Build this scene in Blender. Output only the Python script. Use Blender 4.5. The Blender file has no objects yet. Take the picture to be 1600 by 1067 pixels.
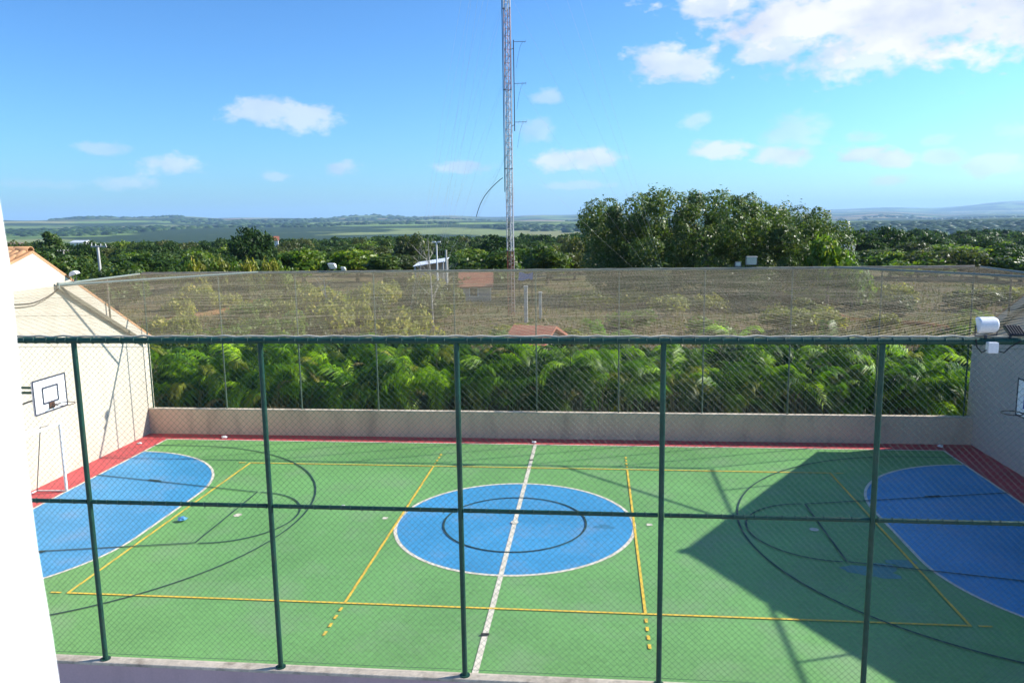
import bpy, math, random
import numpy as np
from mathutils import Matrix, Vector

random.seed(7)
rng = np.random.default_rng(7)
SC = bpy.context.scene
COL = SC.collection
R = math.radians

# ------------------------------------------------------------------ camera
CAM = np.array([2.027, -19.031, 7.634])
FPX = 1237.6                                   # focal length in photo pixels (1600 wide)
YAW, PITCH, ROLL = 0.10606, -0.15424, 0.0153


def _rot(a, b, c):
    ca, sa = math.cos(a), math.sin(a)
    cb, sb = math.cos(b), math.sin(b)
    cc, sc = math.cos(c), math.sin(c)
    rz = np.array([[ca, -sa, 0], [sa, ca, 0], [0, 0, 1]])
    rx = np.array([[1, 0, 0], [0, cb, -sb], [0, sb, cb]])
    ry = np.array([[cc, 0, sc], [0, 1, 0], [-sc, 0, cc]])
    return rz @ rx @ ry


RM = _rot(YAW, PITCH, ROLL)
cam_data = bpy.data.cameras.new('camera')
cam_data.sensor_width = 36
cam_data.lens = FPX / 1600 * 36
cam_data.clip_start = 0.05
cam_data.clip_end = 60000
cam_data.dof.use_dof = True
cam_data.dof.focus_distance = 26
cam_data.dof.aperture_fstop = 9
cam = bpy.data.objects.new('camera', cam_data)
COL.objects.link(cam)
M4 = Matrix.Identity(4)
for i in range(3):
    M4[i][0] = RM[i, 0]
    M4[i][1] = RM[i, 2]
    M4[i][2] = -RM[i, 1]
    M4[i][3] = CAM[i]
cam.matrix_world = M4
SC.camera = cam


def ray(px, py):
    d = RM @ np.array([(px - 800) / FPX, 1, -(py - 533.5) / FPX])
    return d / np.linalg.norm(d)


def at_dist(px, dist):
    """ground position (x, y) at horizontal distance dist along the photo column px (taken at the horizon)"""
    d = ray(px, 345)
    h = d[:2] / np.linalg.norm(d[:2])
    return CAM[0] + h[0] * dist, CAM[1] + h[1] * dist


def z_at(px, py, dist):
    d = ray(px, py)
    return CAM[2] + d[2] / np.linalg.norm(d[:2]) * dist


# ------------------------------------------------------------------ world, sun, exposure
SUN = np.array([1.496, 0.53, 1.0])
SUN /= np.linalg.norm(SUN)
SUN_EL = math.asin(SUN[2])
SUN_AZ = math.atan2(SUN[0], SUN[1])            # clockwise from +Y
world = bpy.data.worlds.new('World')
SC.world = world
world.use_nodes = True
world.cycles.sampling_method = 'MANUAL'
world.cycles.sample_map_resolution = 512
wt = world.node_tree
wt.nodes.clear()


def wn(kind, **kw):
    n = wt.nodes.new(kind)
    for k, v in kw.items():
        setattr(n, k, v)
    return n


def wmath(op, a, b=None, c=None, clamp=False):
    n = wn('ShaderNodeMath', operation=op, use_clamp=clamp)
    for i, v in enumerate((a, b, c)):
        if v is None:
            continue
        if isinstance(v, (int, float)):
            n.inputs[i].default_value = v
        else:
            wt.links.new(v, n.inputs[i])
    return n.outputs[0]


sky = wn('ShaderNodeTexSky', sky_type='NISHITA', sun_disc=False, sun_elevation=SUN_EL,
         sun_rotation=SUN_AZ, altitude=600, air_density=1.0, dust_density=1.3, ozone_density=3.0)
SKY_STRENGTH = 0.092
tc = wn('ShaderNodeTexCoord')
sep = wn('ShaderNodeSeparateXYZ')
wt.links.new(tc.outputs['Generated'], sep.inputs[0])
az = wmath('ARCTAN2', sep.outputs[0], sep.outputs[1])
el = wmath('ARCSINE', sep.outputs[2])
vec = wn('ShaderNodeCombineXYZ')
wt.links.new(az, vec.inputs[0])
wt.links.new(wmath('MULTIPLY', el, 1.7), vec.inputs[1])


def wnoise(scale, detail, rough, off):
    n = wn('ShaderNodeTexNoise')
    n.inputs['Scale'].default_value = scale
    n.inputs['Detail'].default_value = detail
    n.inputs['Roughness'].default_value = rough
    mp = wn('ShaderNodeMapping')
    mp.inputs['Location'].default_value = (off, off * 0.7, off * 1.3)
    wt.links.new(vec.outputs[0], mp.inputs[0])
    wt.links.new(mp.outputs[0], n.inputs['Vector'])
    return n.outputs[0]


n_edge = wnoise(46, 5, 0.58, 5.2)
n_fine = wnoise(15, 5, 0.55, 2.3)
n_big = wnoise(5.2, 3, 0.5, 1.9)
n_shade = wnoise(12, 4, 0.5, 5.5)
# the clouds of the sky: (photo column, row, half width, half height, strength)
CLOUDS = [(1370, 20, 250, 68, 1.0), (1215, 75, 70, 34, .75), (1500, 30, 190, 60, 1.0), (1340, 80, 110, 36, .8),
          (1640, 10, 160, 70, 1.0), (1024, 95, 48, 30, .8), (1084, 103, 40, 25, .8), (1130, 10, 74, 20, .8), (1225, 25, 85, 46, 1.0),
          (410, 172, 60, 20, .62), (480, 186, 48, 22, .62), (155, 232, 36, 11, .5), (268, 258, 44, 17, .55),
          (196, 286, 40, 10, .5), (528, 263, 30, 14, .62), (428, 276, 22, 8, .36), (732, 261, 48, 10, .5),
          (872, 250, 36, 14, .72), (928, 246, 42, 15, .72), (832, 206, 30, 17, .3), (1236, 205, 50, 26, .42),
          (1130, 235, 42, 13, .7), (1226, 244, 40, 14, .66), (1345, 243, 36, 14, .72), (1385, 248, 36, 11, .62),
          (1476, 245, 26, 12, .5), (1548, 258, 34, 14, .4), (1350, 216, 20, 9, .34), (1466, 218, 20, 9, .3),
          (1576, 205, 22, 9, .34), (1385, 281, 28, 7, .4), (858, 152, 20, 9, .28), (1084, 188, 20, 12, .2),
          (1400, -50, 270, 60, 1.0), (40, 288, 60, 7, .16), (900, 290, 60, 6, .2)]
levels = {}
evec = wn('ShaderNodeCombineXYZ')
wt.links.new(az, evec.inputs[0])
wt.links.new(el, evec.inputs[1])
for cx, cy, rx, ry, st in CLOUDS:
    if ry < 20 and cx > 600:
        rx, ry, st = rx * 1.12, ry * 1.18, min(.9, st + .15)
    d = ray(cx, cy)
    a0, e0 = math.atan2(d[0], d[1]), math.asin(d[2])
    sa, se = FPX / (rx * 1.02), FPX / (ry * 1.02)
    ma = wn('ShaderNodeVectorMath', operation='MULTIPLY_ADD')
    wt.links.new(evec.outputs[0], ma.inputs[0])
    ma.inputs[1].default_value = (sa, se, 0)
    ma.inputs[2].default_value = (-a0 * sa, -e0 * se, 0)
    le = wn('ShaderNodeVectorMath', operation='LENGTH')
    wt.links.new(ma.outputs[0], le.inputs[0])
    lv_ = round(st * 5) / 5
    levels[lv_] = le.outputs['Value'] if lv_ not in levels else wmath('MINIMUM', levels[lv_], le.outputs['Value'])
mask = None
nz = wmath('MULTIPLY_ADD', n_edge, 1.7, wmath('MULTIPLY_ADD', n_fine, 1.9, -0.74))     # 1.0 + noise
for lv_, r_ in levels.items():
    # soft body, noise-eaten border
    b = wmath('MULTIPLY', wmath('SUBTRACT', nz, wmath('MINIMUM', r_, 2.0)), 1.7, clamp=True)
    b = wmath('MULTIPLY', b, lv_)
    mask = b if mask is None else wmath('MAXIMUM', mask, b)
# the same kind of fair weather clouds in the rest of the sky
gen = wmath('MULTIPLY', wmath('SUBTRACT', wmath('ADD', wmath('MULTIPLY', n_big, 0.75), wmath('MULTIPLY', n_fine, 0.3)), 0.60), 6.0, clamp=True)
outside = wmath('MULTIPLY', wmath('SUBTRACT', wmath('MAXIMUM', wmath('ABSOLUTE', wmath('ADD', az, 0.1)), wmath('MULTIPLY', el, 2.0)), 0.68), 8, clamp=True)
gen = wmath('MULTIPLY', wmath('MULTIPLY', gen, outside), 0.7)
mask = wmath('MAXIMUM', mask, gen)
mask = wmath('MULTIPLY', mask, wmath('MULTIPLY', wmath('SUBTRACT', el, 0.0), 30, clamp=True))
ccol = wn('ShaderNodeMixRGB')
ccol.inputs[1].default_value = tuple(v / SKY_STRENGTH for v in (0.38, 0.43, 0.53)) + (1,)
ccol.inputs[2].default_value = tuple(v / SKY_STRENGTH for v in (0.60, 0.61, 0.625)) + (1,)
wt.links.new(wmath('MULTIPLY', wmath('SUBTRACT', wmath('MULTIPLY_ADD', n_shade, 0.6, wmath('MULTIPLY', n_fine, 0.4)), 0.36), 4.5, clamp=True), ccol.inputs[0])
# deepen the clear sky a little towards blue (ozone-rich tropical air)
tint = wn('ShaderNodeMixRGB', blend_type='MULTIPLY')
tint.inputs[0].default_value = 1
tint.inputs[2].default_value = (0.58, 0.95, 1.22, 1)
# film-like contrast of the sky: scale to display range, steepen, scale back
s1 = wn('ShaderNodeVectorMath', operation='SCALE')
s1.inputs['Scale'].default_value = SKY_STRENGTH
wt.links.new(sky.outputs[0], s1.inputs[0])
gm = wn('ShaderNodeGamma')
gm.inputs[1].default_value = 1.25
wt.links.new(s1.outputs[0], gm.inputs[0])
s2 = wn('ShaderNodeVectorMath', operation='SCALE')
s2.inputs['Scale'].default_value = 1.36 / SKY_STRENGTH
wt.links.new(gm.outputs[0], s2.inputs[0])
wt.links.new(s2.outputs[0], tint.inputs[1])
mixc = wn('ShaderNodeMixRGB')
wt.links.new(mask, mixc.inputs[0])
wt.links.new(tint.outputs[0], mixc.inputs[1])
wt.links.new(ccol.outputs[0], mixc.inputs[2])
bg = wn('ShaderNodeBackground')
bg.inputs[1].default_value = SKY_STRENGTH
wt.links.new(mixc.outputs[0], bg.inputs[0])
wo = wn('ShaderNodeOutputWorld')
wt.links.new(bg.outputs[0], wo.inputs[0])

sun_data = bpy.data.lights.new('sun', 'SUN')
sun_data.energy = 5.0
sun_data.angle = R(0.53)
sun_data.color = (1.0, 0.955, 0.87)
sun = bpy.data.objects.new('sun', sun_data)
COL.objects.link(sun)
sun.rotation_euler = Vector(SUN).to_track_quat('Z', 'Y').to_euler()
sun.location = (30, 20, 40)

SC.view_settings.view_transform = 'Standard'
SC.view_settings.look = 'None'
SC.view_settings.exposure = 0.78
SC.view_settings.gamma = 1
SC.view_settings.use_curve_mapping = False
SC.render.engine = 'CYCLES'
SC.cycles.max_bounces = 5
SC.cycles.diffuse_bounces = 2
SC.cycles.glossy_bounces = 2
SC.cycles.transmission_bounces = 4
SC.cycles.volume_bounces = 1
SC.cycles.transparent_max_bounces = 12
SC.cycles.use_denoising = True
SC.cycles.use_adaptive_sampling = True
SC.cycles.adaptive_threshold = 0.015
SC.cycles.sample_clamp_indirect = 8

# ------------------------------------------------------------------ materials
MATS = {}


def nt_new(name):
    m = bpy.data.materials.new(name)
    m.use_nodes = True
    t = m.node_tree
    t.nodes.clear()
    o = t.nodes.new('ShaderNodeOutputMaterial')
    MATS[name] = m
    return m, t, o


def noise_node(t, scale, detail=5, rough=.55, vecsock=None, stretch=None, coord='Object'):
    n = t.nodes.new('ShaderNodeTexNoise')
    n.inputs['Scale'].default_value = scale
    n.inputs['Detail'].default_value = detail
    n.inputs['Roughness'].default_value = rough
    if vecsock is None:
        g = t.nodes.new('ShaderNodeNewGeometry') if coord == 'World' else t.nodes.new('ShaderNodeTexCoord')
        vecsock = g.outputs['Position'] if coord == 'World' else g.outputs['Object']
    if stretch:
        mp = t.nodes.new('ShaderNodeMapping')
        mp.inputs['Scale'].default_value = stretch
        t.links.new(vecsock, mp.inputs[0])
        vecsock = mp.outputs[0]
    t.links.new(vecsock, n.inputs['Vector'])
    return n.outputs[0]


def ramp(t, fac, stops):
    r = t.nodes.new('ShaderNodeValToRGB')
    el_ = r.color_ramp.elements
    while len(el_) < len(stops):
        el_.new(0.5)
    for e, (p, c) in zip(el_, stops):
        e.position = p
        e.color = (c[0], c[1], c[2], 1) if not isinstance(c, (int, float)) else (c, c, c, 1)
    t.links.new(fac, r.inputs[0])
    return r.outputs[0]


def mixrgb(t, fac, a, b, mode='MIX'):
    n = t.nodes.new('ShaderNodeMixRGB')
    n.blend_type = mode
    for i, v in enumerate((fac, a, b)):
        if isinstance(v, (int, float)):
            n.inputs[i].default_value = v if i == 0 else (v, v, v, 1)
        elif isinstance(v, tuple):
            n.inputs[i].default_value = (*v, 1)
        else:
            t.links.new(v, n.inputs[i])
    return n.outputs[0]


def surf(name, c, var=.15, scale=3., rough=.7, spec=.3, fine=40., finevar=.08, dirt=None, dirtscale=.6, dirtamt=.5,
         bump=0., bumpscale=60., metal=0., coord='Object', stretch=None, islands=0.):
    """painted / mineral surface: base colour with broad and fine variation, stains and fine relief"""
    m, t, o = nt_new(name)
    p = t.nodes.new('ShaderNodeBsdfPrincipled')
    n1 = noise_node(t, scale, 6, .6, coord=coord, stretch=stretch)
    n2 = noise_node(t, fine, 4, .6, coord=coord)
    lo = tuple(max(0, v * (1 - var)) for v in c)
    hi = tuple(min(1, v * (1 + var)) for v in c)
    col = ramp(t, n1, [(.3, lo), (.7, hi)])
    col = mixrgb(t, 1.0, col, ramp(t, n2, [(.3, 1 - finevar), (.7, 1 + finevar)]), 'MULTIPLY')
    if islands:
        g = t.nodes.new('ShaderNodeNewGeometry')
        col = mixrgb(t, 1.0, col, ramp(t, g.outputs['Random Per Island'], [(0, 1 - islands), (1, 1 + islands)]), 'MULTIPLY')
    if dirt:
        nd = noise_node(t, dirtscale, 8, .65, coord=coord, stretch=stretch)
        f = ramp(t, nd, [(.5, 0.), (.72, dirtamt)])
        col = mixrgb(t, f, col, dirt)
    t.links.new(col, p.inputs['Base Color'])
    p.inputs['Roughness'].default_value = rough
    p.inputs['Specular IOR Level'].default_value = spec
    p.inputs['Metallic'].default_value = metal
    if bump:
        bn = t.nodes.new('ShaderNodeBump')
        bn.inputs['Strength'].default_value = bump
        bn.inputs['Distance'].default_value = .01
        t.links.new(noise_node(t, bumpscale, 5, .6, coord=coord), bn.inputs['Height'])
        t.links.new(bn.outputs[0], p.inputs['Normal'])
    t.links.new(p.outputs[0], o.inputs[0])
    return m


def leaf(name, c1, c2, c3=None, trans=.35, clump=.5, gloss=.25, orng=None):
    """foliage: every leaf its own tone between c1 and c2 (c3 = the odd yellow or dry one)"""
    m, t, o = nt_new(name)
    g = t.nodes.new('ShaderNodeNewGeometry')
    ri = g.outputs['Random Per Island']
    stops = [(0, c1), (.85, c2)] + ([(.9, c3), (1, c3)] if c3 else [])
    col = ramp(t, ri, stops)
    oi = t.nodes.new('ShaderNodeObjectInfo')
    col = mixrgb(t, 1., col, ramp(t, oi.outputs['Random'], [(0, (.72, .8, .8)), (1, (1.25, 1.15, 1.0))] if not orng else [(0, (orng[0] * .9, orng[0], orng[0])), (.6, (.9, 1, 1)), (1, (orng[1] * 1.25, orng[1], orng[1] * .9))]), 'MULTIPLY')
    nn = noise_node(t, clump, 2, .5)
    col = mixrgb(t, 1., col, ramp(t, nn, [(.35, (.75, .78, .8)), (.65, (1.2, 1.15, 1.0))]), 'MULTIPLY')
    d = t.nodes.new('ShaderNodeBsdfPrincipled')
    d.inputs['Roughness'].default_value = .45
    d.inputs['Specular IOR Level'].default_value = gloss
    tr = t.nodes.new('ShaderNodeBsdfTranslucent')
    t.links.new(col, d.inputs['Base Color'])
    tcol = mixrgb(t, 1., col, (1.5, 1.7, .7), 'MULTIPLY')
    t.links.new(tcol, tr.inputs[0])
    mx = t.nodes.new('ShaderNodeMixShader')
    mx.inputs[0].default_value = trans
    t.links.new(d.outputs[0], mx.inputs[1])
    t.links.new(tr.outputs[0], mx.inputs[2])
    t.links.new(mx.outputs[0], o.inputs[0])
    return m


surf('court_red', (.52, .075, .08), .14, 1.2, .6, .3, 60, .1, (.28, .09, .08), .7, .6, .25, 90)
surf('court_green', (.150, .338, .102), .17, .25, .55, .3, 9, .13, (.21, .32, .16), .6, .75, .25, 120)
surf('court_blue', (.050, .275, .50), .17, .4, .5, .35, 9, .12, (.15, .26, .40), .8, .75, .25, 120)
surf('line_white', (.68, .62, .50), .1, 3, .6, .3, 20, .15, (.40, .38, .26), 5, .8)
surf('line_yellow', (.76, .50, .06), .1, 3, .6, .3, 20, .15, (.45, .38, .10), 5, .75)
surf('line_black', (.018, .05, .05), .2, 3, .6, .3, 30, .1, (.06, .13, .07), 2.5, .5)
surf('patch_blue', (.095, .25, .22), .15, 3, .6, .3)
surf('patch_teal', (.045, .20, .33), .15, 3, .6, .3)
surf('patch_dark', (.03, .03, .028), .1, 3, .7, .3)
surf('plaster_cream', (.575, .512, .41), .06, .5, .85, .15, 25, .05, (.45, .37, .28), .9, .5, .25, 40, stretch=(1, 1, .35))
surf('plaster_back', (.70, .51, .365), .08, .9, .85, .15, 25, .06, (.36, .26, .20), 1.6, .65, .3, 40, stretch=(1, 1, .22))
surf('plaster_shaded_side', (.50, .425, .37), .06, .6, .85, .15, 25, .05, (.38, .32, .28), .6, .5, .25, 40)  # right gable: plaster darkened so its shade sits partly in the colour
surf('lamp_glass', (.50, .55, .56), .1, 4, .15, .6)
surf('plaster_mauve', (.58, .40, .40), .06, .6, .85, .15, 25, .05, (.38, .27, .27), 1.4, .5, .25, 40, stretch=(1, 1, .22))
surf('bounce_slab', (.42, .39, .34), .1, .6, .9, .1, 12, .1, (.3, .27, .23), .5, .5)
surf('earth_rust', (.20, .10, .045), .25, .6, .95, .05, 4, .2, (.16, .14, .05), .8, .7)
surf('plaster_cap', (.60, .51, .40), .12, 1.5, .9, .1, 12, .15, (.25, .2, .15), 3.5, .8, .4, 30)
surf('plaster_white', (.85, .84, .82), .03, 1, .8, .2, 30, .02, None, 1, 0, .2, 40)
surf('green_paint', (.010, .062, .042), .25, 2, .5, .4, 18, .2, (.045, .075, .05), 3, .8, .3, 25)
surf('thin_post_paint', (.085, .125, .09), .2, 2, .55, .35, 18, .2, (.14, .13, .10), 3, .7)
surf('green_wire', (.022, .085, .062), .15, 2, .34, .5)
surf('grey_green_paint', (.20, .23, .20), .12, 2, .5, .4, 30, .1, (.12, .11, .09), 2, .5)
surf('frame_olive', (.15, .135, .095), .12, 2, .6, .3, 30, .1, (.10, .08, .05), 2, .5)
surf('galvanised', (.42, .44, .43), .12, 3, .42, .5, 30, .1, (.25, .22, .2), 2, .4)
surf('net_cord', (.51, .415, .275), .2, .35, .75, .2, 3, .2, (.42, .38, .26), .25, .6, islands=.3)
surf('rope_rust', (.22, .125, .05), .25, 2, .85, .1)
surf('rope_pale', (.60, .52, .40), .2, 2, .85, .1)
surf('lamp_white', (.78, .79, .80), .04, 4, .35, .5)
surf('lamp_dark', (.03, .035, .05), .1, 4, .25, .5)
surf('cable_black', (.02, .02, .022), .1, 4, .6, .3)
surf('board_white', (.82, .82, .84), .04, 2, .45, .4, 30, .03, (.55, .5, .45), 1.5, .3)
surf('board_dark', (.035, .035, .06), .1, 2, .5, .4)
surf('board_blue', (.03, .05, .38), .1, 2, .5, .4)
surf('rim_rust', (.09, .045, .03), .3, 5, .7, .3)
surf('goal_white', (.80, .80, .77), .06, 3, .4, .5, 30, .05, (.45, .35, .25), 2, .5)
surf('clay_tile', (.50, .27, .14), .22, 1.6, .85, .15, 20, .12, (.30, .17, .10), 1.2, .6, .3, 30)
surf('clay_red', (.37, .14, .09), .2, 1.2, .85, .15, 20, .12, (.28, .12, .08), 1.0, .5)
surf('house_wall', (.52, .42, .36), .12, .8, .9, .1, 12, .08, (.3, .24, .2), .7, .6)
surf('house_white', (.80, .78, .74), .05, .8, .85, .15)
surf('metal_roof', (.62, .65, .68), .1, .8, .45, .4, 8, .08, (.4, .38, .36), .6, .5)
surf('tarp_blue', (.06, .15, .34), .15, 2, .6, .3)
surf('glass_dark', (.02, .025, .03), .1, 1, .1, .6)
surf('wood_dark', (.12, .07, .04), .2, 3, .8, .2)
surf('concrete', (.52, .50, .46), .12, 1.5, .9, .1, 18, .1, (.3, .28, .25), 1, .5)
surf('mast_white', (.68, .66, .66), .12, .8, .5, .4, 10, .12, (.36, .22, .17), .9, .6)
surf('mast_pink', (.52, .33, .32), .15, .8, .5, .4, 10, .12, (.34, .16, .13), .9, .6)
surf('mast_rust', (.25, .085, .05), .2, 1.5, .7, .3, 10, .15)
surf('steel_dark', (.045, .05, .06), .2, 2, .5, .4)
surf('bark', (.14, .11, .085), .25, 1.2, .9, .1, 12, .2, None, 1, 0, .4, 14)
surf('bark_pale', (.42, .38, .32), .2, 1.2, .9, .1, 12, .15)
surf('palm_stem', (.20, .19, .07), .25, 2.5, .6, .3, 15, .15, (.30, .22, .10), 1.2, .5)
surf('litter_blue', (.10, .32, .62), .2, 20, .5, .4)
surf('litter_white', (.8, .8, .78), .08, 20, .6, .3)
leaf('palm_green', (.062, .150, .008), (.165, .285, .013), None, .42, .8, .30, (.22, 2.3))
leaf('palm_yellow', (.20, .25, .03), (.34, .33, .05), None, .35, .8, .35)
leaf('palm_dry', (.28, .20, .09), (.42, .33, .18), None, .25, .8, .1)
leaf('mango', (.042, .082, .018), (.115, .175, .045), (.20, .22, .10), .28, .28, .35)
leaf('tree_dark', (.022, .052, .012), (.060, .108, .022), None, .25, .3, .1)
leaf('tree_mid', (.042, .085, .014), (.10, .16, .024), (.16, .19, .04), .3, .3, .3)
leaf('tree_olive', (.06, .085, .022), (.13, .15, .04), (.20, .18, .07), .3, .3, .25)
leaf('tree_bright', (.075, .15, .016), (.19, .27, .028), (.30, .32, .05), .35, .4, .3)
leaf('scrub', (.14, .16, .02), (.31, .31, .05), (.42, .36, .10), .3, .5, .2)
leaf('dry_grass', (.12, .09, .045), (.22, .18, .08), (.10, .13, .03), .25, .3, .1)


def ground_mat():
    m, t, o = nt_new('ground')
    g = t.nodes.new('ShaderNodeNewGeometry')
    pos = g.outputs['Position']
    sepn = t.nodes.new('ShaderNodeSeparateXYZ')
    t.links.new(pos, sepn.inputs[0])
    # near: dry earth with straw and green tufts
    a = ramp(t, noise_node(t, .22, 8, .65, pos), [(.32, (.11, .08, .048)), (.46, (.15, .115, .065)), (.54, (.11, .105, .045)), (.66, (.055, .08, .022))])
    a = mixrgb(t, 1., a, ramp(t, noise_node(t, 3.5, 6, .7, pos), [(.3, .7), (.7, 1.2)]), 'MULTIPLY')
    # far: fields, woods
    vo = t.nodes.new('ShaderNodeTexVoronoi')
    vo.inputs['Scale'].default_value = .0008
    vo.inputs['Randomness'].default_value = .9
    warp = t.nodes.new('ShaderNodeVectorMath')
    warp.operation = 'ADD'
    wnz = t.nodes.new('ShaderNodeTexNoise')
    wnz.inputs['Scale'].default_value = .0012
    wnz.inputs['Detail'].default_value = 4
    t.links.new(pos, wnz.inputs['Vector'])
    sc_ = t.nodes.new('ShaderNodeVectorMath')
    sc_.operation = 'SCALE'
    sc_.inputs['Scale'].default_value = 700
    t.links.new(wnz.outputs['Color'], sc_.inputs[0])
    t.links.new(pos, warp.inputs[0])
    t.links.new(sc_.outputs[0], warp.inputs[1])
    t.links.new(warp.outputs[0], vo.inputs['Vector'])
    sx = t.nodes.new('ShaderNodeSeparateColor')
    t.links.new(vo.outputs['Color'], sx.inputs[0])
    f = ramp(t, sx.outputs[0], [(0, (.11, .18, .04)), (.25, (.20, .27, .07)), (.45, (.24, .19, .10)), (.6, (.30, .18, .11)), (.75, (.14, .21, .05)), (1, (.27, .26, .11))])
    r_ = t.nodes.new('ShaderNodeValToRGB')
    f = mixrgb(t, 1., f, ramp(t, noise_node(t, .012, 6, .7, pos), [(.3, .75), (.7, 1.2)]), 'MULTIPLY')
    wood = ramp(t, noise_node(t, .0011, 6, .6, pos, (1, 1, 1)), [(.46, 0.), (.50, 1.)])
    f = mixrgb(t, wood, f, ramp(t, noise_node(t, .03, 4, .7, pos), [(.3, (.014, .03, .008)), (.7, (.04, .065, .018))]))
    ln = t.nodes.new('ShaderNodeVectorMath')
    ln.operation = 'LENGTH'
    t.links.new(pos, ln.inputs[0])
    mr = t.nodes.new('ShaderNodeMapRange')
    mr.inputs[1].default_value = 110
    mr.inputs[2].default_value = 420
    t.links.new(ln.outputs['Value'], mr.inputs[0])
    col = mixrgb(t, mr.outputs[0], a, f)
    p = t.nodes.new('ShaderNodeBsdfPrincipled')
    p.inputs['Roughness'].default_value = .95
    p.inputs['Specular IOR Level'].default_value = .05
    t.links.new(col, p.inputs['Base Color'])
    t.links.new(p.outputs[0], o.inputs[0])


ground_mat()


# ------------------------------------------------------------------ helpers
def prop(o, label=None, cat=None, group=None, kind=None):
    if label:
        o['label'] = label
    if cat:
        o['category'] = cat
    if group:
        o['group'] = group
    if kind:
        o['kind'] = kind
    return o


def wloc(o):
    v = Vector((0, 0, 0))
    while o is not None:
        v += o.location
        o = o.parent
    return v


def link(name, me, parent=None, loc=(0, 0, 0)):
    o = bpy.data.objects.new(name, me)
    COL.objects.link(o)
    o.parent = parent
    o.location = loc
    return o


def thing(name, loc, label, cat, group=None):
    o = link(name, None, None, loc)
    o.empty_display_size = .3
    return prop(o, label, cat, group)


class MB:
    """collects faces; build() links them as one mesh object"""

    def __init__(self):
        self.v = []
        self.f = []
        self.s = []

    def add(self, vs, fs, smooth=False):
        b = len(self.v)
        self.v.extend([tuple(map(float, q)) for q in vs])
        self.f.extend([tuple(i + b for i in q) for q in fs])
        self.s.extend([smooth] * len(fs))
        return self

    def box(self, x0, x1, y0, y1, z0, z1, bev=0.):
        if bev:
            b = bev
            xs, ys = (x0, x1), (y0, y1)
            prof = [(b, z0), (0, z0 + b), (0, z1 - b), (b, z1)]
            vs = []
            for ins, z in prof:
                vs += [(x0 + ins + b * 0, y0 + ins, z), (x1 - ins, y0 + ins, z), (x1 - ins, y1 - ins, z), (x0 + ins, y1 - ins, z)]
            fs = [(3, 2, 1, 0), (12, 13, 14, 15)]
            for k in range(3):
                for j in range(4):
                    a, c = k * 4 + j, k * 4 + (j + 1) % 4
                    fs.append((a, c, c + 4, a + 4))
            return self.add(vs, fs)
        vs = [(x0, y0, z0), (x1, y0, z0), (x1, y1, z0), (x0, y1, z0), (x0, y0, z1), (x1, y0, z1), (x1, y1, z1), (x0, y1, z1)]
        return self.add(vs, [(3, 2, 1, 0), (4, 5, 6, 7), (0, 1, 5, 4), (1, 2, 6, 5), (2, 3, 7, 6), (3, 0, 4, 7)])

    def tube(self, pts, r, n=8, caps=True):
        pts = [np.array(p, float) for p in pts]
        k = len(pts)
        rs = r if isinstance(r, (list, tuple)) else [r] * k
        vs, fs = [], []
        ref = None
        for i, p in enumerate(pts):
            t = pts[min(i + 1, k - 1)] - pts[max(i - 1, 0)]
            t = t / (np.linalg.norm(t) + 1e-9)
            if ref is None:
                ref = np.array([0, 0, 1.]) if abs(t[2]) < .9 else np.array([1., 0, 0])
            u = np.array([t[1] * ref[2] - t[2] * ref[1], t[2] * ref[0] - t[0] * ref[2], t[0] * ref[1] - t[1] * ref[0]])
            u /= math.sqrt(u @ u) + 1e-9
            w = np.array([u[1] * t[2] - u[2] * t[1], u[2] * t[0] - u[0] * t[2], u[0] * t[1] - u[1] * t[0]])
            ref = w
            for j in range(n):
                a = 2 * math.pi * j / n
                vs.append(p + rs[i] * (math.cos(a) * u + math.sin(a) * w))
        for i in range(k - 1):
            for j in range(n):
                a, b = i * n + j, i * n + (j + 1) % n
                fs.append((a, a + n, b + n, b))
        self.add(vs, fs, True)
        if caps:
            self.add([vs[j] for j in range(n)], [tuple(range(n))])
            self.add([vs[(k - 1) * n + j] for j in range(n)], [tuple(reversed(range(n)))])
        return self

    def extrude(self, poly, axis, lo, hi):
        """prism of polygon poly (two coordinates) along axis 0/1/2"""
        n = len(poly)

        def mk(p, h):
            if axis == 0:
                return (h, p[0], p[1])
            if axis == 1:
                return (p[0], h, p[1])
            return (p[0], p[1], h)
        vs = [mk(p, lo) for p in poly] + [mk(p, hi) for p in poly]
        fs = [tuple(reversed(range(n))), tuple(range(n, 2 * n))]
        for i in range(n):
            j = (i + 1) % n
            fs.append((i, j, j + n, i + n))
        return self.add(vs, fs)

    def build(self, name, mat, parent=None, loc=None):
        if parent is not None:
            base = wloc(parent)
        else:
            base = Vector(loc) if loc is not None else Vector((0, 0, 0))
        me = bpy.data.meshes.new(name)
        va = np.array(self.v, float) - np.array(base)
        me.from_pydata(va.tolist(), [], self.f)
        me.materials.append(MATS[mat])
        me.polygons.foreach_set('use_smooth', self.s)
        me.update()
        return link(name, me, parent, (0, 0, 0) if parent is not None else base)


def quads_obj(name, V, mat, parent=None, loc=(0, 0, 0), k=4):
    """V: (n, k, 3) array of separate faces, already local"""
    me = quads_mesh(name, V, mat, k)
    return link(name, me, parent, loc)


def quads_mesh(name, V, mat, k=4):
    n = len(V)
    me = bpy.data.meshes.new(name)
    me.vertices.add(n * k)
    me.vertices.foreach_set('co', np.ascontiguousarray(V, dtype=np.float32).ravel())
    me.loops.add(n * k)
    me.loops.foreach_set('vertex_index', np.arange(n * k, dtype=np.int32))
    me.polygons.add(n)
    me.polygons.foreach_set('loop_start', np.arange(0, n * k, k, dtype=np.int32))
    me.polygons.foreach_set('loop_total', np.full(n, k, dtype=np.int32))
    me.materials.append(MATS[mat])
    me.update(calc_edges=True)
    me.validate()
    return me


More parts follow.
